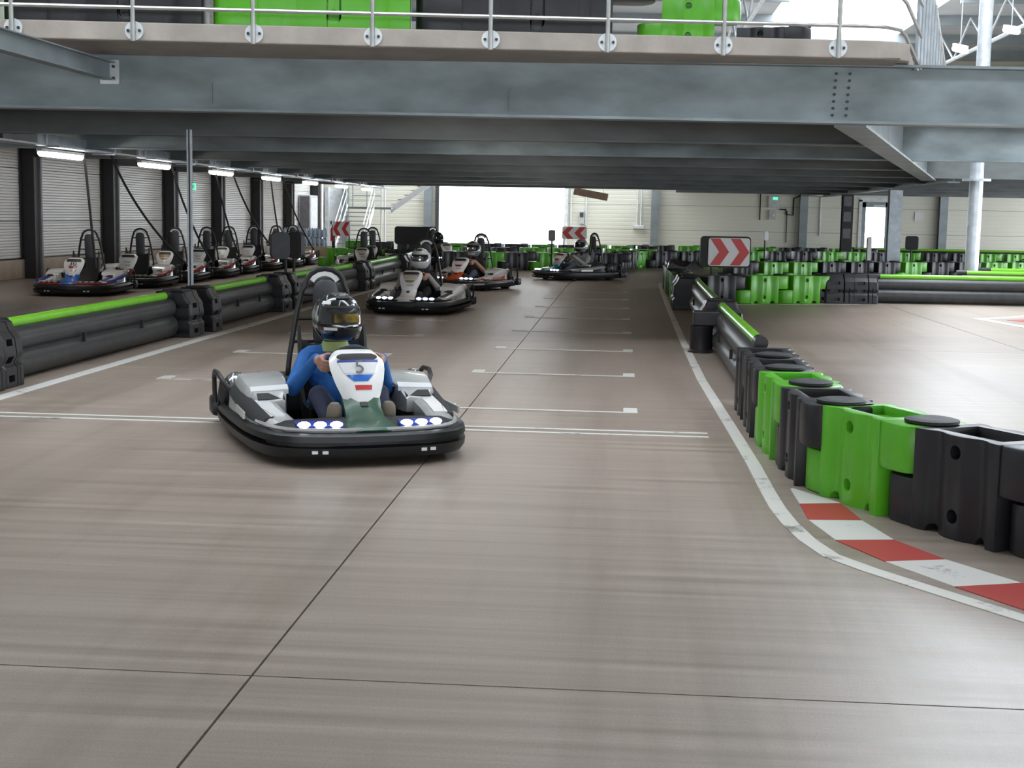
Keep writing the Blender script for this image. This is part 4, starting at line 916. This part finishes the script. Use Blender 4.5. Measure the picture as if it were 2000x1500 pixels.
def hpatch(a0, a1, e0, e1, off, nm, n=10, ne=6):
    vs = []; fs = []
    for lay in (off, off - 0.012):
        for i in range(ne + 1):
            for j in range(n + 1):
                p = sph(a0 + (a1 - a0) * j / n, e0 + (e1 - e0) * i / ne); vs.append(p * (1 + lay / 0.15))
    N = (n + 1) * (ne + 1); q = lambda L, i, j: L * N + i * (n + 1) + j
    for i in range(ne):
        for j in range(n): fs += [(q(0, i, j), q(0, i, j + 1), q(0, i + 1, j + 1), q(0, i + 1, j)), (q(1, i, j), q(1, i + 1, j), q(1, i + 1, j + 1), q(1, i, j + 1))]
    for i in range(ne): fs += [(q(0, i, 0), q(0, i + 1, 0), q(1, i + 1, 0), q(1, i, 0)), (q(0, i, n), q(1, i, n), q(1, i + 1, n), q(0, i + 1, n))]
    for j in range(n): fs += [(q(0, 0, j), q(1, 0, j), q(1, 0, j + 1), q(0, 0, j + 1)), (q(0, ne, j), q(0, ne, j + 1), q(1, ne, j + 1), q(1, ne, j))]
    return MB().add(vs, fs).mesh(nm, True)
HM = {}
b = MB(); rings = []
for i in range(19):
    e = -1.02 + (PI / 2 - 0.02 + 1.02) * i / 18; rings.append([sph(2 * PI * k / 32, e) for k in range(32)])
b.loft(rings); HM['shell'] = b.mesh('helmet_shell', True)
HM['visor'] = hpatch(-1.15, 1.15, -0.18, 0.42, 0.005, 'helmet_visor', 14)
HM['rim'] = hpatch(-1.25, 1.25, -0.27, -0.19, 0.007, 'helmet_rim', 14, 2); HM['brow'] = hpatch(-1.22, 1.22, 0.43, 0.52, 0.006, 'helmet_brow', 14, 2)
HM['chin'] = hpatch(-0.55, 0.55, -0.72, -0.42, 0.006, 'helmet_chin', 8, 3); HM['vent'] = hpatch(-0.5, 0.5, 0.85, 1.02, 0.008, 'helmet_vent', 8, 2)
HM['sidel'] = hpatch(-1.9, -1.35, -0.35, 0.5, 0.004, 'helmet_side', 6); HM['sider'] = hpatch(1.35, 1.9, -0.35, 0.5, 0.004, 'helmet_side', 6)
HM['top'] = hpatch(-0.9, 0.9, 1.08, 1.22, 0.005, 'helmet_top_stripe', 10, 2); HM['reflect'] = hpatch(-0.55, 0.6, -0.10, 0.20, 0.009, 'visor_reflect_band', 8, 3)
HM['streak0'] = hpatch(-1.25, -0.75, 0.58, 0.72, 0.004, 'helmet_streak', 6, 2); HM['streak1'] = hpatch(0.55, 1.15, 0.62, 0.76, 0.004, 'helmet_streak', 6, 2); HM['streak2'] = hpatch(-1.0, -0.45, -0.40, -0.30, 0.008, 'helmet_streak', 6, 2); HM['streak3'] = hpatch(-0.2, 0.35, 1.0, 1.2, 0.004, 'helmet_streak', 6, 2); HM['streak4'] = hpatch(0.7, 1.25, -0.45, -0.32, 0.008, 'helmet_streak', 6, 2)
HM['_chinstrap'] = hpatch(-0.75, 0.75, -0.98, -0.8, 0.004, 'helmet_gap', 8, 2)
b = MB()
def shoe(s):
    b = MB(); rings = []
    for t, w, h in ((0.0, 0.032, 0.04), (0.15, 0.043, 0.055), (0.4, 0.046, 0.052), (0.7, 0.05, 0.042), (0.9, 0.044, 0.035), (1.0, 0.026, 0.02)):
        c = Vector((s * 0.17, -0.60 - 0.05 * t, 0.10 + 0.235 * t)); up = Vector((0, 0.98, 0.21))
        rings.append([c + Vector((w * math.cos(2 * PI * k / 12), 0, 0)) + up * (h * math.sin(2 * PI * k / 12)) for k in range(12)])
    b.loft(rings); return b.mesh('driver_shoe', True)
SHOE = [shoe(-1), shoe(1)]
b = MB(); b.loft([[(r * math.cos(2 * PI * k / 20) * 1.0, 0.20 + r * 0.9 * math.sin(2 * PI * k / 20), z) for k in range(20)] for r, z in ((0.105, 0.575), (0.095, 0.605), (0.085, 0.64), (0.075, 0.64), (0.077, 0.58))]); COLLAR = b.mesh('driver_collar', True)
def driver(loc, ang, label, body, H, shoe_m='dark_shoe', turn=0.0, collar=None, tilt=0.0, group='kart drivers'):
    o = empty('person', loc, ang); tag(o, label, 'person', group)
    obj('body', BODY, body, o)
    for m in SHOE: obj('shoe', m, shoe_m, o)
    if collar: obj('collar', COLLAR, collar, o)
    h = obj('helmet', HM['shell'], H['shell'], o, (0, 0.155, 0.80)); h.scale = (1.16, 1.12, 1.16); h.rotation_euler = (tilt, 0, turn)
    obj('visor', HM['visor'], H['visor'], h); obj('visor_rim', HM['rim'], H.get('rim', H['shell']), h); obj('brow', HM['brow'], H.get('brow', 'matt_black'), h)
    obj('chin_vent', HM['chin'], H.get('chin', 'matt_black'), h); obj('top_vent', HM['vent'], H.get('vent', 'matt_black'), h)
    for k in ('sidel', 'sider'): obj('side_decal', HM[k], H.get('side', H['shell']), h)
    if 'top' in H: obj('top_stripe', HM['top'], H['top'], h)
    if 'streak' in H:
        for q in range(5): obj('streak', HM['streak%d' % q], H['streak'], h)
    if 'reflect' in H: obj('visor_reflect_band', HM['reflect'], H['reflect'], h)  # amber visor pattern in front, painted reflection on the two helmets behind
    return o
W = dict(nose='dgreen', shield='white_gloss', plate='sign_white', band='blue_gloss', trim='navy', logo='sign_red', pod='silver', stripe='matt_black', decal='white_gloss', side='silver', num='mid_grey', tube='silver', upper='silver', cowl='chrome', cband='sign_white')
k1 = (-1.83, 8.99, 0); a1 = math.radians(23)
kart(k1, a1, 'silver kart with dark green nose in the foreground, driver in blue', W, '5')
driver(k1, a1, 'person in a bright blue sweatshirt and black helmet steering the foreground kart', ['blue_cloth', 'denim', 'skin', 'black_cloth', 'blue_cloth'], dict(shell='helmet_black', visor='visor', reflect='visor_amber', side='chrome', top='chrome', rim='helmet_black', chin='matt_black', streak='sign_white'), 'shoe', math.radians(12), 'lime_cloth')
W2 = dict(nose='white_gloss', shield='white_gloss', plate='silver', band='gold', trim='gold', logo='silver', pod='white_gloss', stripe='silver', decal='matt_black', side='silver')
k2 = (-3.14, 21.4, 0); a2 = math.radians(-4)
kart(k2, a2, 'white and silver kart just behind the foreground one', W2)
driver(k2, a2, 'person in black trousers and beige sleeves wearing a glossy white helmet', ['black_cloth', 'black_cloth', 'skin', 'black_cloth', 'beige_cloth'], dict(shell='helmet_white', visor='visor', rim='helmet_white', brow='helmet_white', side='helmet_white', chin='helmet_white', reflect='chrome'), turn=math.radians(-4))
W3 = dict(nose='orange', shield='white_gloss', band='red_gloss', trim='matt_black', logo='silver', pod='orange', upper='white_gloss', stripe='white_gloss', decal='white_gloss', side='orange', cowl='silver', deck='white_gloss')
k3 = (-3.08, 28.3, 0); a3 = math.radians(-17)
kart(k3, a3, 'white and orange kart, third on the straight', W3)
driver(k3, a3, 'person in a dark brown short-sleeved top and grey helmet in the orange kart', ['brown_cloth', 'jeans', 'skin', 'black_cloth', 'skin'], dict(shell='helmet_grey', visor='visor', side='helmet_white', rim='helmet_grey', reflect='chrome', chin='helmet_white'), turn=math.radians(8))
W4 = dict(nose='teal', shield='silver', band='red_gloss', trim='sign_red', logo='silver', pod='black', stripe='silver', decal='silver', side='silver', cowl='black', deck='matt_black')
k4 = (-1.08, 33.5, 0); a4 = math.radians(-48)
kart(k4, a4, 'dark kart with teal nose turning at the end of the straight', W4)
driver(k4, a4, 'person in a pale grey jacket and jeans in the teal-nosed kart', ['grey_cloth', 'jeans', 'dimmed_skin', 'black_cloth', 'grey_cloth'], dict(shell='helmet_grey', visor='visor', side='helmet_white', rim='helmet_white', brow='helmet_black'), turn=math.radians(20))
k5 = (-5.4, 41.2, 0); a5 = math.radians(30)
kart(k5, a5, 'kart hidden behind the barrier under the bright gate', W2)
driver(k5, a5, 'person in dark clothes and dark helmet seen against the bright gate', ['black_cloth', 'denim', 'dimmed_skin', 'black_cloth', 'dimmed_skin'], dict(shell='helmet_black', visor='visor'))
k6 = (13.3, 44.5, 0); a6 = math.radians(80)
kart(k6, a6, 'dark kart far off at the right edge behind the green rail', W4)
driver(k6, a6, 'person in black with a black helmet in the distant kart at right', ['black_cloth', 'black_cloth', 'dimmed_skin', 'black_cloth', 'black_cloth'], dict(shell='helmet_black', visor='visor'))
# parked row
P1 = dict(nose='blue_gloss', shield='white_gloss', band='red_gloss', trim='matt_black', logo='silver', pod='white_gloss', stripe='navy', decal='navy', side='blue_gloss', tube='sign_red', cowl='silver')
P2 = dict(nose='red_gloss', shield='white_gloss', band='silver', trim='matt_black', logo='silver', pod='white_gloss', stripe='red_gloss', decal='silver', side='black', cowl='silver')
P3 = dict(nose='white_gloss', shield='white_gloss', plate='gold', band='gold', trim='matt_black', pod='white_gloss', stripe='red_gloss', decal='silver', side='black')
P4 = dict(nose='white_gloss', shield='white_gloss', band='silver', trim='matt_black', pod='silver', stripe='red_gloss', decal='white_gloss', side='black')
park = [(-9.48, 23.8, P1, '30', 'parked kart with blue nose and number thirty, nearest in the row'), (-9.5, 26.5, P2, None, 'parked white kart with red nose, second in the row'), (-9.5, 28.65, P3, None, 'parked white kart with gold number plate, third in the row'),
        (-9.45, 30.8, P4, None, 'parked silver kart just behind the slim steel prop'), (-9.55, 32.95, P4, None, 'parked silver kart, fifth in the row'), (-9.5, 35.1, P2, None, 'parked red-nosed kart, sixth in the row'), (-9.45, 37.25, P4, None, 'parked silver kart behind the dark round-cornered board'), (-9.5, 39.4, P4, None, 'parked silver kart at the far end of the row')]
for x, y, C, n, lab in park:
    kart((x, y, 0), math.radians(7), lab, C, n, 'karts parked along the left wall', False)
for x, y, lab in ((-6.49, 34.6, 'left of two parked karts behind the far left guard rail'), (-6.70, 37.0, 'right of two parked karts behind the far left guard rail')):
    kart((x, y, 0), math.radians(8), lab, W2, None, 'parked pair behind the rail', False)

# ================================================================== SIGNS AND FITTINGS
def rrect(w, h, r, n=5):
    pts = []
    for cx_, cy_, a in ((w / 2 - r, h / 2 - r, 0), (-w / 2 + r, h / 2 - r, PI / 2), (-w / 2 + r, -h / 2 + r, PI), (w / 2 - r, -h / 2 + r, 1.5 * PI)):
        pts += [(cx_ + r * math.cos(a + PI / 2 * i / n), cy_ + r * math.sin(a + PI / 2 * i / n)) for i in range(n + 1)]
    return pts
def upright(b):   # turn an xy prism into an xz plate facing -y
    b.v = [(x, -z, y) for x, y, z in b.v]; b.f = [f[::-1] for f in b.f]; return b
def chevron_sign(loc, ang, w, h, label, direction=1, frame=True, legs=0.2, red='sign_red'):
    o = empty('chevron_sign', loc, ang); tag(o, label, 'sign', 'chevron signs')
    if frame: upright(MB().prism([(x - 0.06 * direction, y) for x, y in rrect(w + 0.16, h + 0.06, 0.07)], -0.10, -0.01)).build('back_box', 'matt_black', o)
    upright(MB().prism(rrect(w, h, 0.05), -0.008, 0.008)).build('face', 'sign_white', o)
    for k in range(2):
        x0 = -w * 0.46 + k * w * 0.49; a = w * 0.24; tip = w * 0.22
        pts = [(x0, h / 2 - 0.012), (x0 + a, h / 2 - 0.012), (x0 + a + tip, 0), (x0 + a, -h / 2 + 0.012), (x0, -h / 2 + 0.012), (x0 + tip, 0)]
        upright(MB().prism([(direction * x, y) for x, y in pts], 0.009, 0.013)).build('arrow', red, o)
    for s in (-1, 1): MB().box(s * w * 0.42 - 0.02, s * w * 0.42 + 0.02, 0.02, 0.05, -h / 2 - legs if legs < 0.3 else -loc[2] + 0.002, -h / 2 + 0.05).build('leg', 'matt_black', o)
    return o
chevron_sign((1.93, 25.15, 0.92), 0.05, 0.74, 0.50, 'red and white chevron sign pointing right on the right-hand barrier')
MB  # keep helpers together
chevron_sign((-1.52, 44.9, 0.98), 0.0, 0.80, 0.40, 'red and white chevron sign pointing left above the teal-nosed kart', -1, False, 0.5)
chevron_sign((-9.05, 44.5, 0.98), 0.0, 0.58, 0.47, 'chevron sign pointing left in front of the steel stairs', -1, False, 0.5)
def board(loc, ang, w, h, label, m, legs, d=0.05, r=0.09):
    o = empty('signal_board', loc, ang); tag(o, label, 'board')
    upright(MB().prism(rrect(w, h, r), -d, d)).build('panel', m, o, bevel=0.008)
    for x in legs[0]: MB().tube([(x, 0.075, -loc[2] + 0.002 if legs[1] > 0.3 else -h / 2 - legs[1]), (x, 0.075, h / 2 - 0.04)], 0.022, 8).build('pole', 'matt_black', o)
    return o
board((-5.32, 21.35, 0.97), 0.55, 0.30, 0.42, 'left half of the dark round-cornered board on the left barrier', 'grey_panel', ((0.12,), 0.27))
board((-5.22, 22.0, 0.97), -0.45, 0.30, 0.42, 'right half of the dark round-cornered board on the left barrier', 'grey_panel', ((-0.1,), 0.25))
board((-6.72, 45.0, 0.80), 0.0, 1.34, 0.58, 'wide black board standing behind the white-helmet driver', 'matt_black', ((-0.5, 0.5), 0.6))
board((-1.90, 38.0, 0.98), 0.0, 0.19, 0.31, 'small grey round-cornered panel on a pole left of the chevron sign', 'mid_grey', ((0.0,), 0.55), 0.04, 0.05)
board((7.95, 38.9, 0.95), 0.0, 0.34, 0.38, 'small black round-cornered panel on a pole beside the square column', 'matt_black', ((0.0,), 0.5), 0.05, 0.07)
board((4.15, 40.5, 1.05), 0.3, 0.13, 0.26, 'tiny white mirror sign on a pole under the exit light box', 'sign_white', ((0.0,), 0.6), 0.02, 0.05)
o = empty('marker_post', (6.1, 34.9, 0.5)); tag(o, 'white reflective marker post on the barrier before the emergency door', 'post')
MB().box(-0.06, -0.0, -0.03, 0.03, 0, 0.62).build('dark_side', 'matt_black', o); MB().box(-0.045, 0.05, -0.06, -0.028, 0.06, 0.64).build('white_face', 'sign_white', o); MB().box(-0.12, 0.2, -0.1, 0.1, -0.5, -0.46).build('foot', 'silver', o); MB().box(-0.02, 0.03, -0.02, 0.02, -0.47, 0.05).build('stem', 'matt_black', o)

# far-wall services
def fx(px_x, z, y=YF): return px_x
o = empty('exit_light', (6.18, YF - 0.02, 0)); tag(o, 'box with glowing green emergency light on the far wall', 'light')
MB().box(-0.22, 0.22, -0.14, 0, 2.02, 2.50).build('enclosure', 'box_grey', o, bevel=0.02); MB().box(-0.04, 0.16, -0.16, -0.13, 2.34, 2.44).build('green_lamp', 'exit_green', o, bevel=0.01)
o = empty('switch_box', (6.15, YF - 0.02, 0)); tag(o, 'grey switch box under the green emergency light', 'switch'); MB().box(-0.14, 0.14, -0.1, 0, 1.52, 1.92).build('case', 'box_grey', o, bevel=0.02); MB().tube([(0.05, -0.1, 1.7), (0.05, -0.14, 1.7)], 0.05, 12).build('knob', 'plate', o)
def pipe(pts, r, m, label, cat='pipe'): return tag(MB().tube(pts, r, 8).build('service_pipe', m, None, True), label, cat)
pipe([(5.65, YF - 0.06, 1.5), (5.65, YF - 0.06, 2.6), (6.0, YF - 0.06, 2.0)][:2], 0.025, 'matt_black', 'thin black pipe left of the green emergency light')
pipe([(6.45, YF - 0.06, 1.95), (6.7, YF - 0.06, 1.95), (6.72, YF - 0.06, 1.75), (7.0, YF - 0.06, 1.72), (7.0, YF - 0.06, 2.4), (7.3, YF - 0.06, 2.55)], 0.03, 'matt_black', 'bent black pipe right of the green emergency light')
pipe([(6.75, YF - 0.06, 1.9), (6.75, YF - 0.06, 0.6)], 0.018, 'matt_black', 'thin cable drop beneath the bent black pipe')
for x in (0.62, 0.78): pipe([(x, YF - 0.05, 1.18), (x, YF - 0.05, 2.7)], 0.03, 'white_frame', 'white conduit left of the far wall column, %s of a pair' % ('left' if x < 0.7 else 'right'))
o = MB().box(0.46, 0.92, YF - 0.12, YF - 0.005, 1.06, 1.2).build('socket_box', 'white_frame', None, bevel=0.015); tag(o, 'white socket box at the foot of the paired white conduits', 'socket')
pipe([(8.1, YF - 0.05, 0.9), (8.1, YF - 0.05, 2.5), (7.6, YF - 0.05, 2.56)], 0.03, 'white_frame', 'white conduit beside the column next to the lettered sign')
o = empty('gate_control', (-1.7, YF - 0.02, 0)); tag(o, 'gate control unit in a white frame right of the bright gate', 'control box')
for x in (-0.42, 0.2): MB().box(x - 0.03, x + 0.03, -0.06, 0, 1.1, 2.7).build('frame_post', 'white_frame', o)
MB().box(-0.42, 0.2, -0.06, 0, 1.06, 1.14).build('frame_rail', 'white_frame', o); MB().box(-0.08, 0.14, -0.14, -0.01, 1.2, 1.75).build('unit', 'box_grey', o, bevel=0.02); MB().box(-0.05, 0.1, -0.16, -0.13, 1.5, 1.68).build('keypad', 'grey_panel', o)
o = MB().obox((-0.95, 54.2, 2.48), (0.98, 0.1, -0.14), (0, 1, 0), (0.14, 0, 0.98), (1.3, 0.05, 0.24)).build('plywood_board', 'wood') if False else None
b = MB(); b.obox((-1.15, 50.6, 2.32), (0.985, 0.0, -0.17), (0, 1, 0), (0.17, 0, 0.985), (1.25, 0.05, 0.26)); o = b.build('plywood_board', 'wood'); tag(o, 'tilted plywood board hanging under the last deck beam', 'board')
for x in (-1.6, -0.7): MB().tube([(x, 50.6, 2.38 - 0.17 * (x + 1.15)), (x, 50.6, 3.17)], 0.008, 6).build('hanger', 'galv', o)
o = MB().box(8.95, 9.25, YF - 0.03, YF - 0.005, 2.15, 2.55).build('wall_letter_plate', 'sign_white'); tag(o, 'small white plate with a black letter beside the dark column', 'sign')
t = obj('letter', text_mesh('F', 0.34, 0.004), 'matt_black', o, (9.1, YF - 0.036, 2.35)); t.rotation_euler = (PI / 2, 0, 0)
o = MB().box(11.9, 12.25, YF - 0.04, YF - 0.005, 1.55, 1.95).build('wall_notice', 'sign_white', None, bevel=0.01); tag(o, 'pale notice on the far wall right of the square column', 'notice')
# left end: cabinet, door, extinguisher
o = empty('electric_cabinet', (XL + 0.12, 54.2, 0)); tag(o, 'tall grey electric cabinet on the end of the left wall', 'cabinet'); MB().box(-0.1, 0.35, -0.7, 0.7, 0.75, 2.15).build('case', 'box_grey', o, bevel=0.02); MB().box(-0.05, 0.34, -0.72, -0.70, 0.8, 2.1).build('side_panel', 'mid_grey', o); MB().box(0.35, 0.365, -0.6, 0.6, 0.85, 2.05).build('door', 'white_frame', o)
o = empty('door_3', (-11.9, YF, 0)); tag(o, 'tall white door frame at the left end of the far wall', kind='structure')
MB().box(-0.55, -0.4, -0.3, -0.02, 0, 2.55).build('frame', 'white_frame', o); MB().box(0.2, 0.42, -0.35, -0.02, 0, 2.55).build('frame', 'galv', o); MB().box(-0.4, 0.2, -0.06, -0.02, 0, 2.5).build('leaf', 'white_frame', o); MB().box(-0.35, -0.3, -0.1, -0.05, 1.0, 1.15).build('handle', 'matt_black', o)
o = empty('fire_extinguisher', (-10.6, 50.5, 0.45)); tag(o, 'red fire extinguisher hanging by the white door frame', 'extinguisher')
b = MB(); b.loft([[(r * math.cos(2 * PI * k / 14), r * math.sin(2 * PI * k / 14), z) for k in range(14)] for r, z in ((0.07, 0), (0.085, 0.02), (0.085, 0.42), (0.05, 0.5), (0.03, 0.53))]); b.build('cylinder', 'ext_red', o, True); MB().box(-0.03, 0.06, -0.02, 0.02, 0.53, 0.6).build('valve', 'matt_black', o); MB().tube([(0.05, 0, 0.55), (0.11, 0, 0.4), (0.1, 0, 0.15)], 0.012, 6).build('hose', 'matt_black', o)
MB().box(-0.04, 0.04, 0.05, 0.09, -0.45, 0.4).build('stand', 'black_steel', o)
# stairs in the far left corner
sr = empty('steel_stairs', (-10.3, 52.0, 0)); tag(sr, 'galvanised steel stairs with landing in the far left corner', 'stairs')
NS = 10
for i in range(NS):
    t = i / (NS - 1); MB().box(-0.50, 0.50, 0.24 * i, 0.24 * i + 0.26, 0.17 * (i + 1) - 0.03, 0.17 * (i + 1)).build('tread', 'galv', sr)
for s in (-1, 1):
    b = MB(); b.loft([[(s * 0.53 + a, 0.0 + y, 0 + z) for a, y, z in ((-0.02, -0.02, 0.02), (0.02, -0.02, 0.02), (0.02, 0.06, 0.25), (-0.02, 0.06, 0.25))], [(s * 0.53 + a, 2.4 + y, 1.6 + z) for a, y, z in ((-0.02, -0.02, 0.0), (0.02, -0.02, 0.0), (0.02, 0.06, 0.23), (-0.02, 0.06, 0.23))]]); b.build('stringer', 'plate', sr)
    for zo in (0.5, 0.95): MB().tube([(s * 0.55, 0, 0.1 + zo), (s * 0.55, 2.4, 1.75 + zo)], 0.022, 8).build('handrail', 'plate', sr)
    for q in (0.05, 0.5, 0.95): MB().tube([(s * 0.55, 2.4 * q, 0.1 + 1.65 * q), (s * 0.55, 2.4 * q, 1.05 + 1.65 * q)], 0.02, 8).build('baluster', 'plate', sr)
MB().box(-0.6, 1.2, 2.5, 3.8, 1.66, 1.74).build('landing', 'galv', sr)
for x in (-0.58, 0.0, 0.58): MB().tube([(x, 3.75, 1.74), (x, 3.75, 2.75)], 0.02, 8).build('baluster', 'galv', sr)
for z in (2.2, 2.7): MB().tube([(-0.6, 3.75, z), (0.6, 3.75, z)], 0.02, 8).build('handrail', 'galv', sr)
b = MB(); b.loft([[(1.1, y, 1.50 + z) for y, z in ((3.0, 0), (3.0, 0.26))] + [(1.1, y, 1.50 + z) for y, z in ((3.05, 0.26), (3.05, 0))], [(2.9, y, 2.75 + z) for y, z in ((3.0, 0), (3.0, 0.26))] + [(2.9, y, 2.75 + z) for y, z in ((3.05, 0.26), (3.05, 0))]]); b.build('upper_stringer', 'plate', sr)
for i in range(7): MB().box(1.1 + 0.26 * i, 1.36 + 0.26 * i, 3.05, 3.8, 1.86 + 0.18 * i, 1.89 + 0.18 * i).build('tread', 'galv', sr)
for x in (0.72, 0.86): MB().tube([(x, 3.0, 0), (x, 3.0, 2.5)], 0.03, 8).build('support_post', 'plate', sr)
# stack of bottled water on a pallet
wt = empty('water_bottle_pack', (-10.0, 43.6, 0.0)); tag(wt, 'shrink-wrapped stack of pale blue water bottles on a pallet', 'bottles')
MB().box(-0.75, 0.75, -0.4, 0.4, 0.0, 0.42).build('pallet_boxes', 'card', wt, bevel=0.01)
bt = MB(); bt.loft([[(r * math.cos(2 * PI * k / 10), r * math.sin(2 * PI * k / 10), z) for k in range(10)] for r, z in ((0.055, 0), (0.06, 0.02), (0.06, 0.18), (0.05, 0.21), (0.02, 0.27), (0.02, 0.29))]); BT = bt.mesh('bottle', True)
for L in range(2):
    for i in range(10):
        for j in range(2): obj('bottle', BT, 'bottle', wt, (-0.62 + 0.137 * i, -0.3 + 0.3 * j, 0.42 + 0.29 * L))
o = empty('exit_sign', (XL + 0.25, 39.0, 2.16)); tag(o, 'small lit green exit sign on the left wall behind the prop', 'sign'); MB().box(0.04, 0.20, -0.02, 0.02, -0.10, 0.10).build('panel', 'exit_green', o); MB().box(0.08, 0.15, -0.03, -0.02, -0.05, 0.05).build('pictogram', 'sign_white', o); MB().tube([(0.12, 0, 0.10), (0.12, 0, 1.05)], 0.012, 6).build('hanger', 'galv', o)
# roof lamps seen above the deck at upper right
for i, (x, y, z, a) in enumerate(((5.15, 41.0, 7.75, 0.7), (8.85, 33.5, 5.95, 0.7), (7.6, 33.0, 5.45, 0.7))):
    o = empty('roof_lamp', (x, y, z), a); tag(o, 'lit tubular lamp under the roof, ' + ['left of the bright skylight', 'upper one beside the round pillar', 'lower one beside the round pillar'][i], 'lamp', 'roof lamps')
    MB().capsule((-0.2, -0.3, -0.07), (0.2, 0.3, 0.07), 0.07, 0.07).build('diffuser', 'roof_lamp', o, True); MB().obox((0, 0, 0.085), Vector((0.4, 0.6, 0.14)).normalized(), Vector((-0.6, 0.4, 0)).normalized(), Vector((-0.1, -0.17, 0.97)), (0.8, 0.1, 0.05)).build('housing', 'box_grey', o); MB().tube([(0, 0, 0.1), (0, 0, ZR - z - 0.02)], 0.012, 6).build('cord', 'galv_light', o)
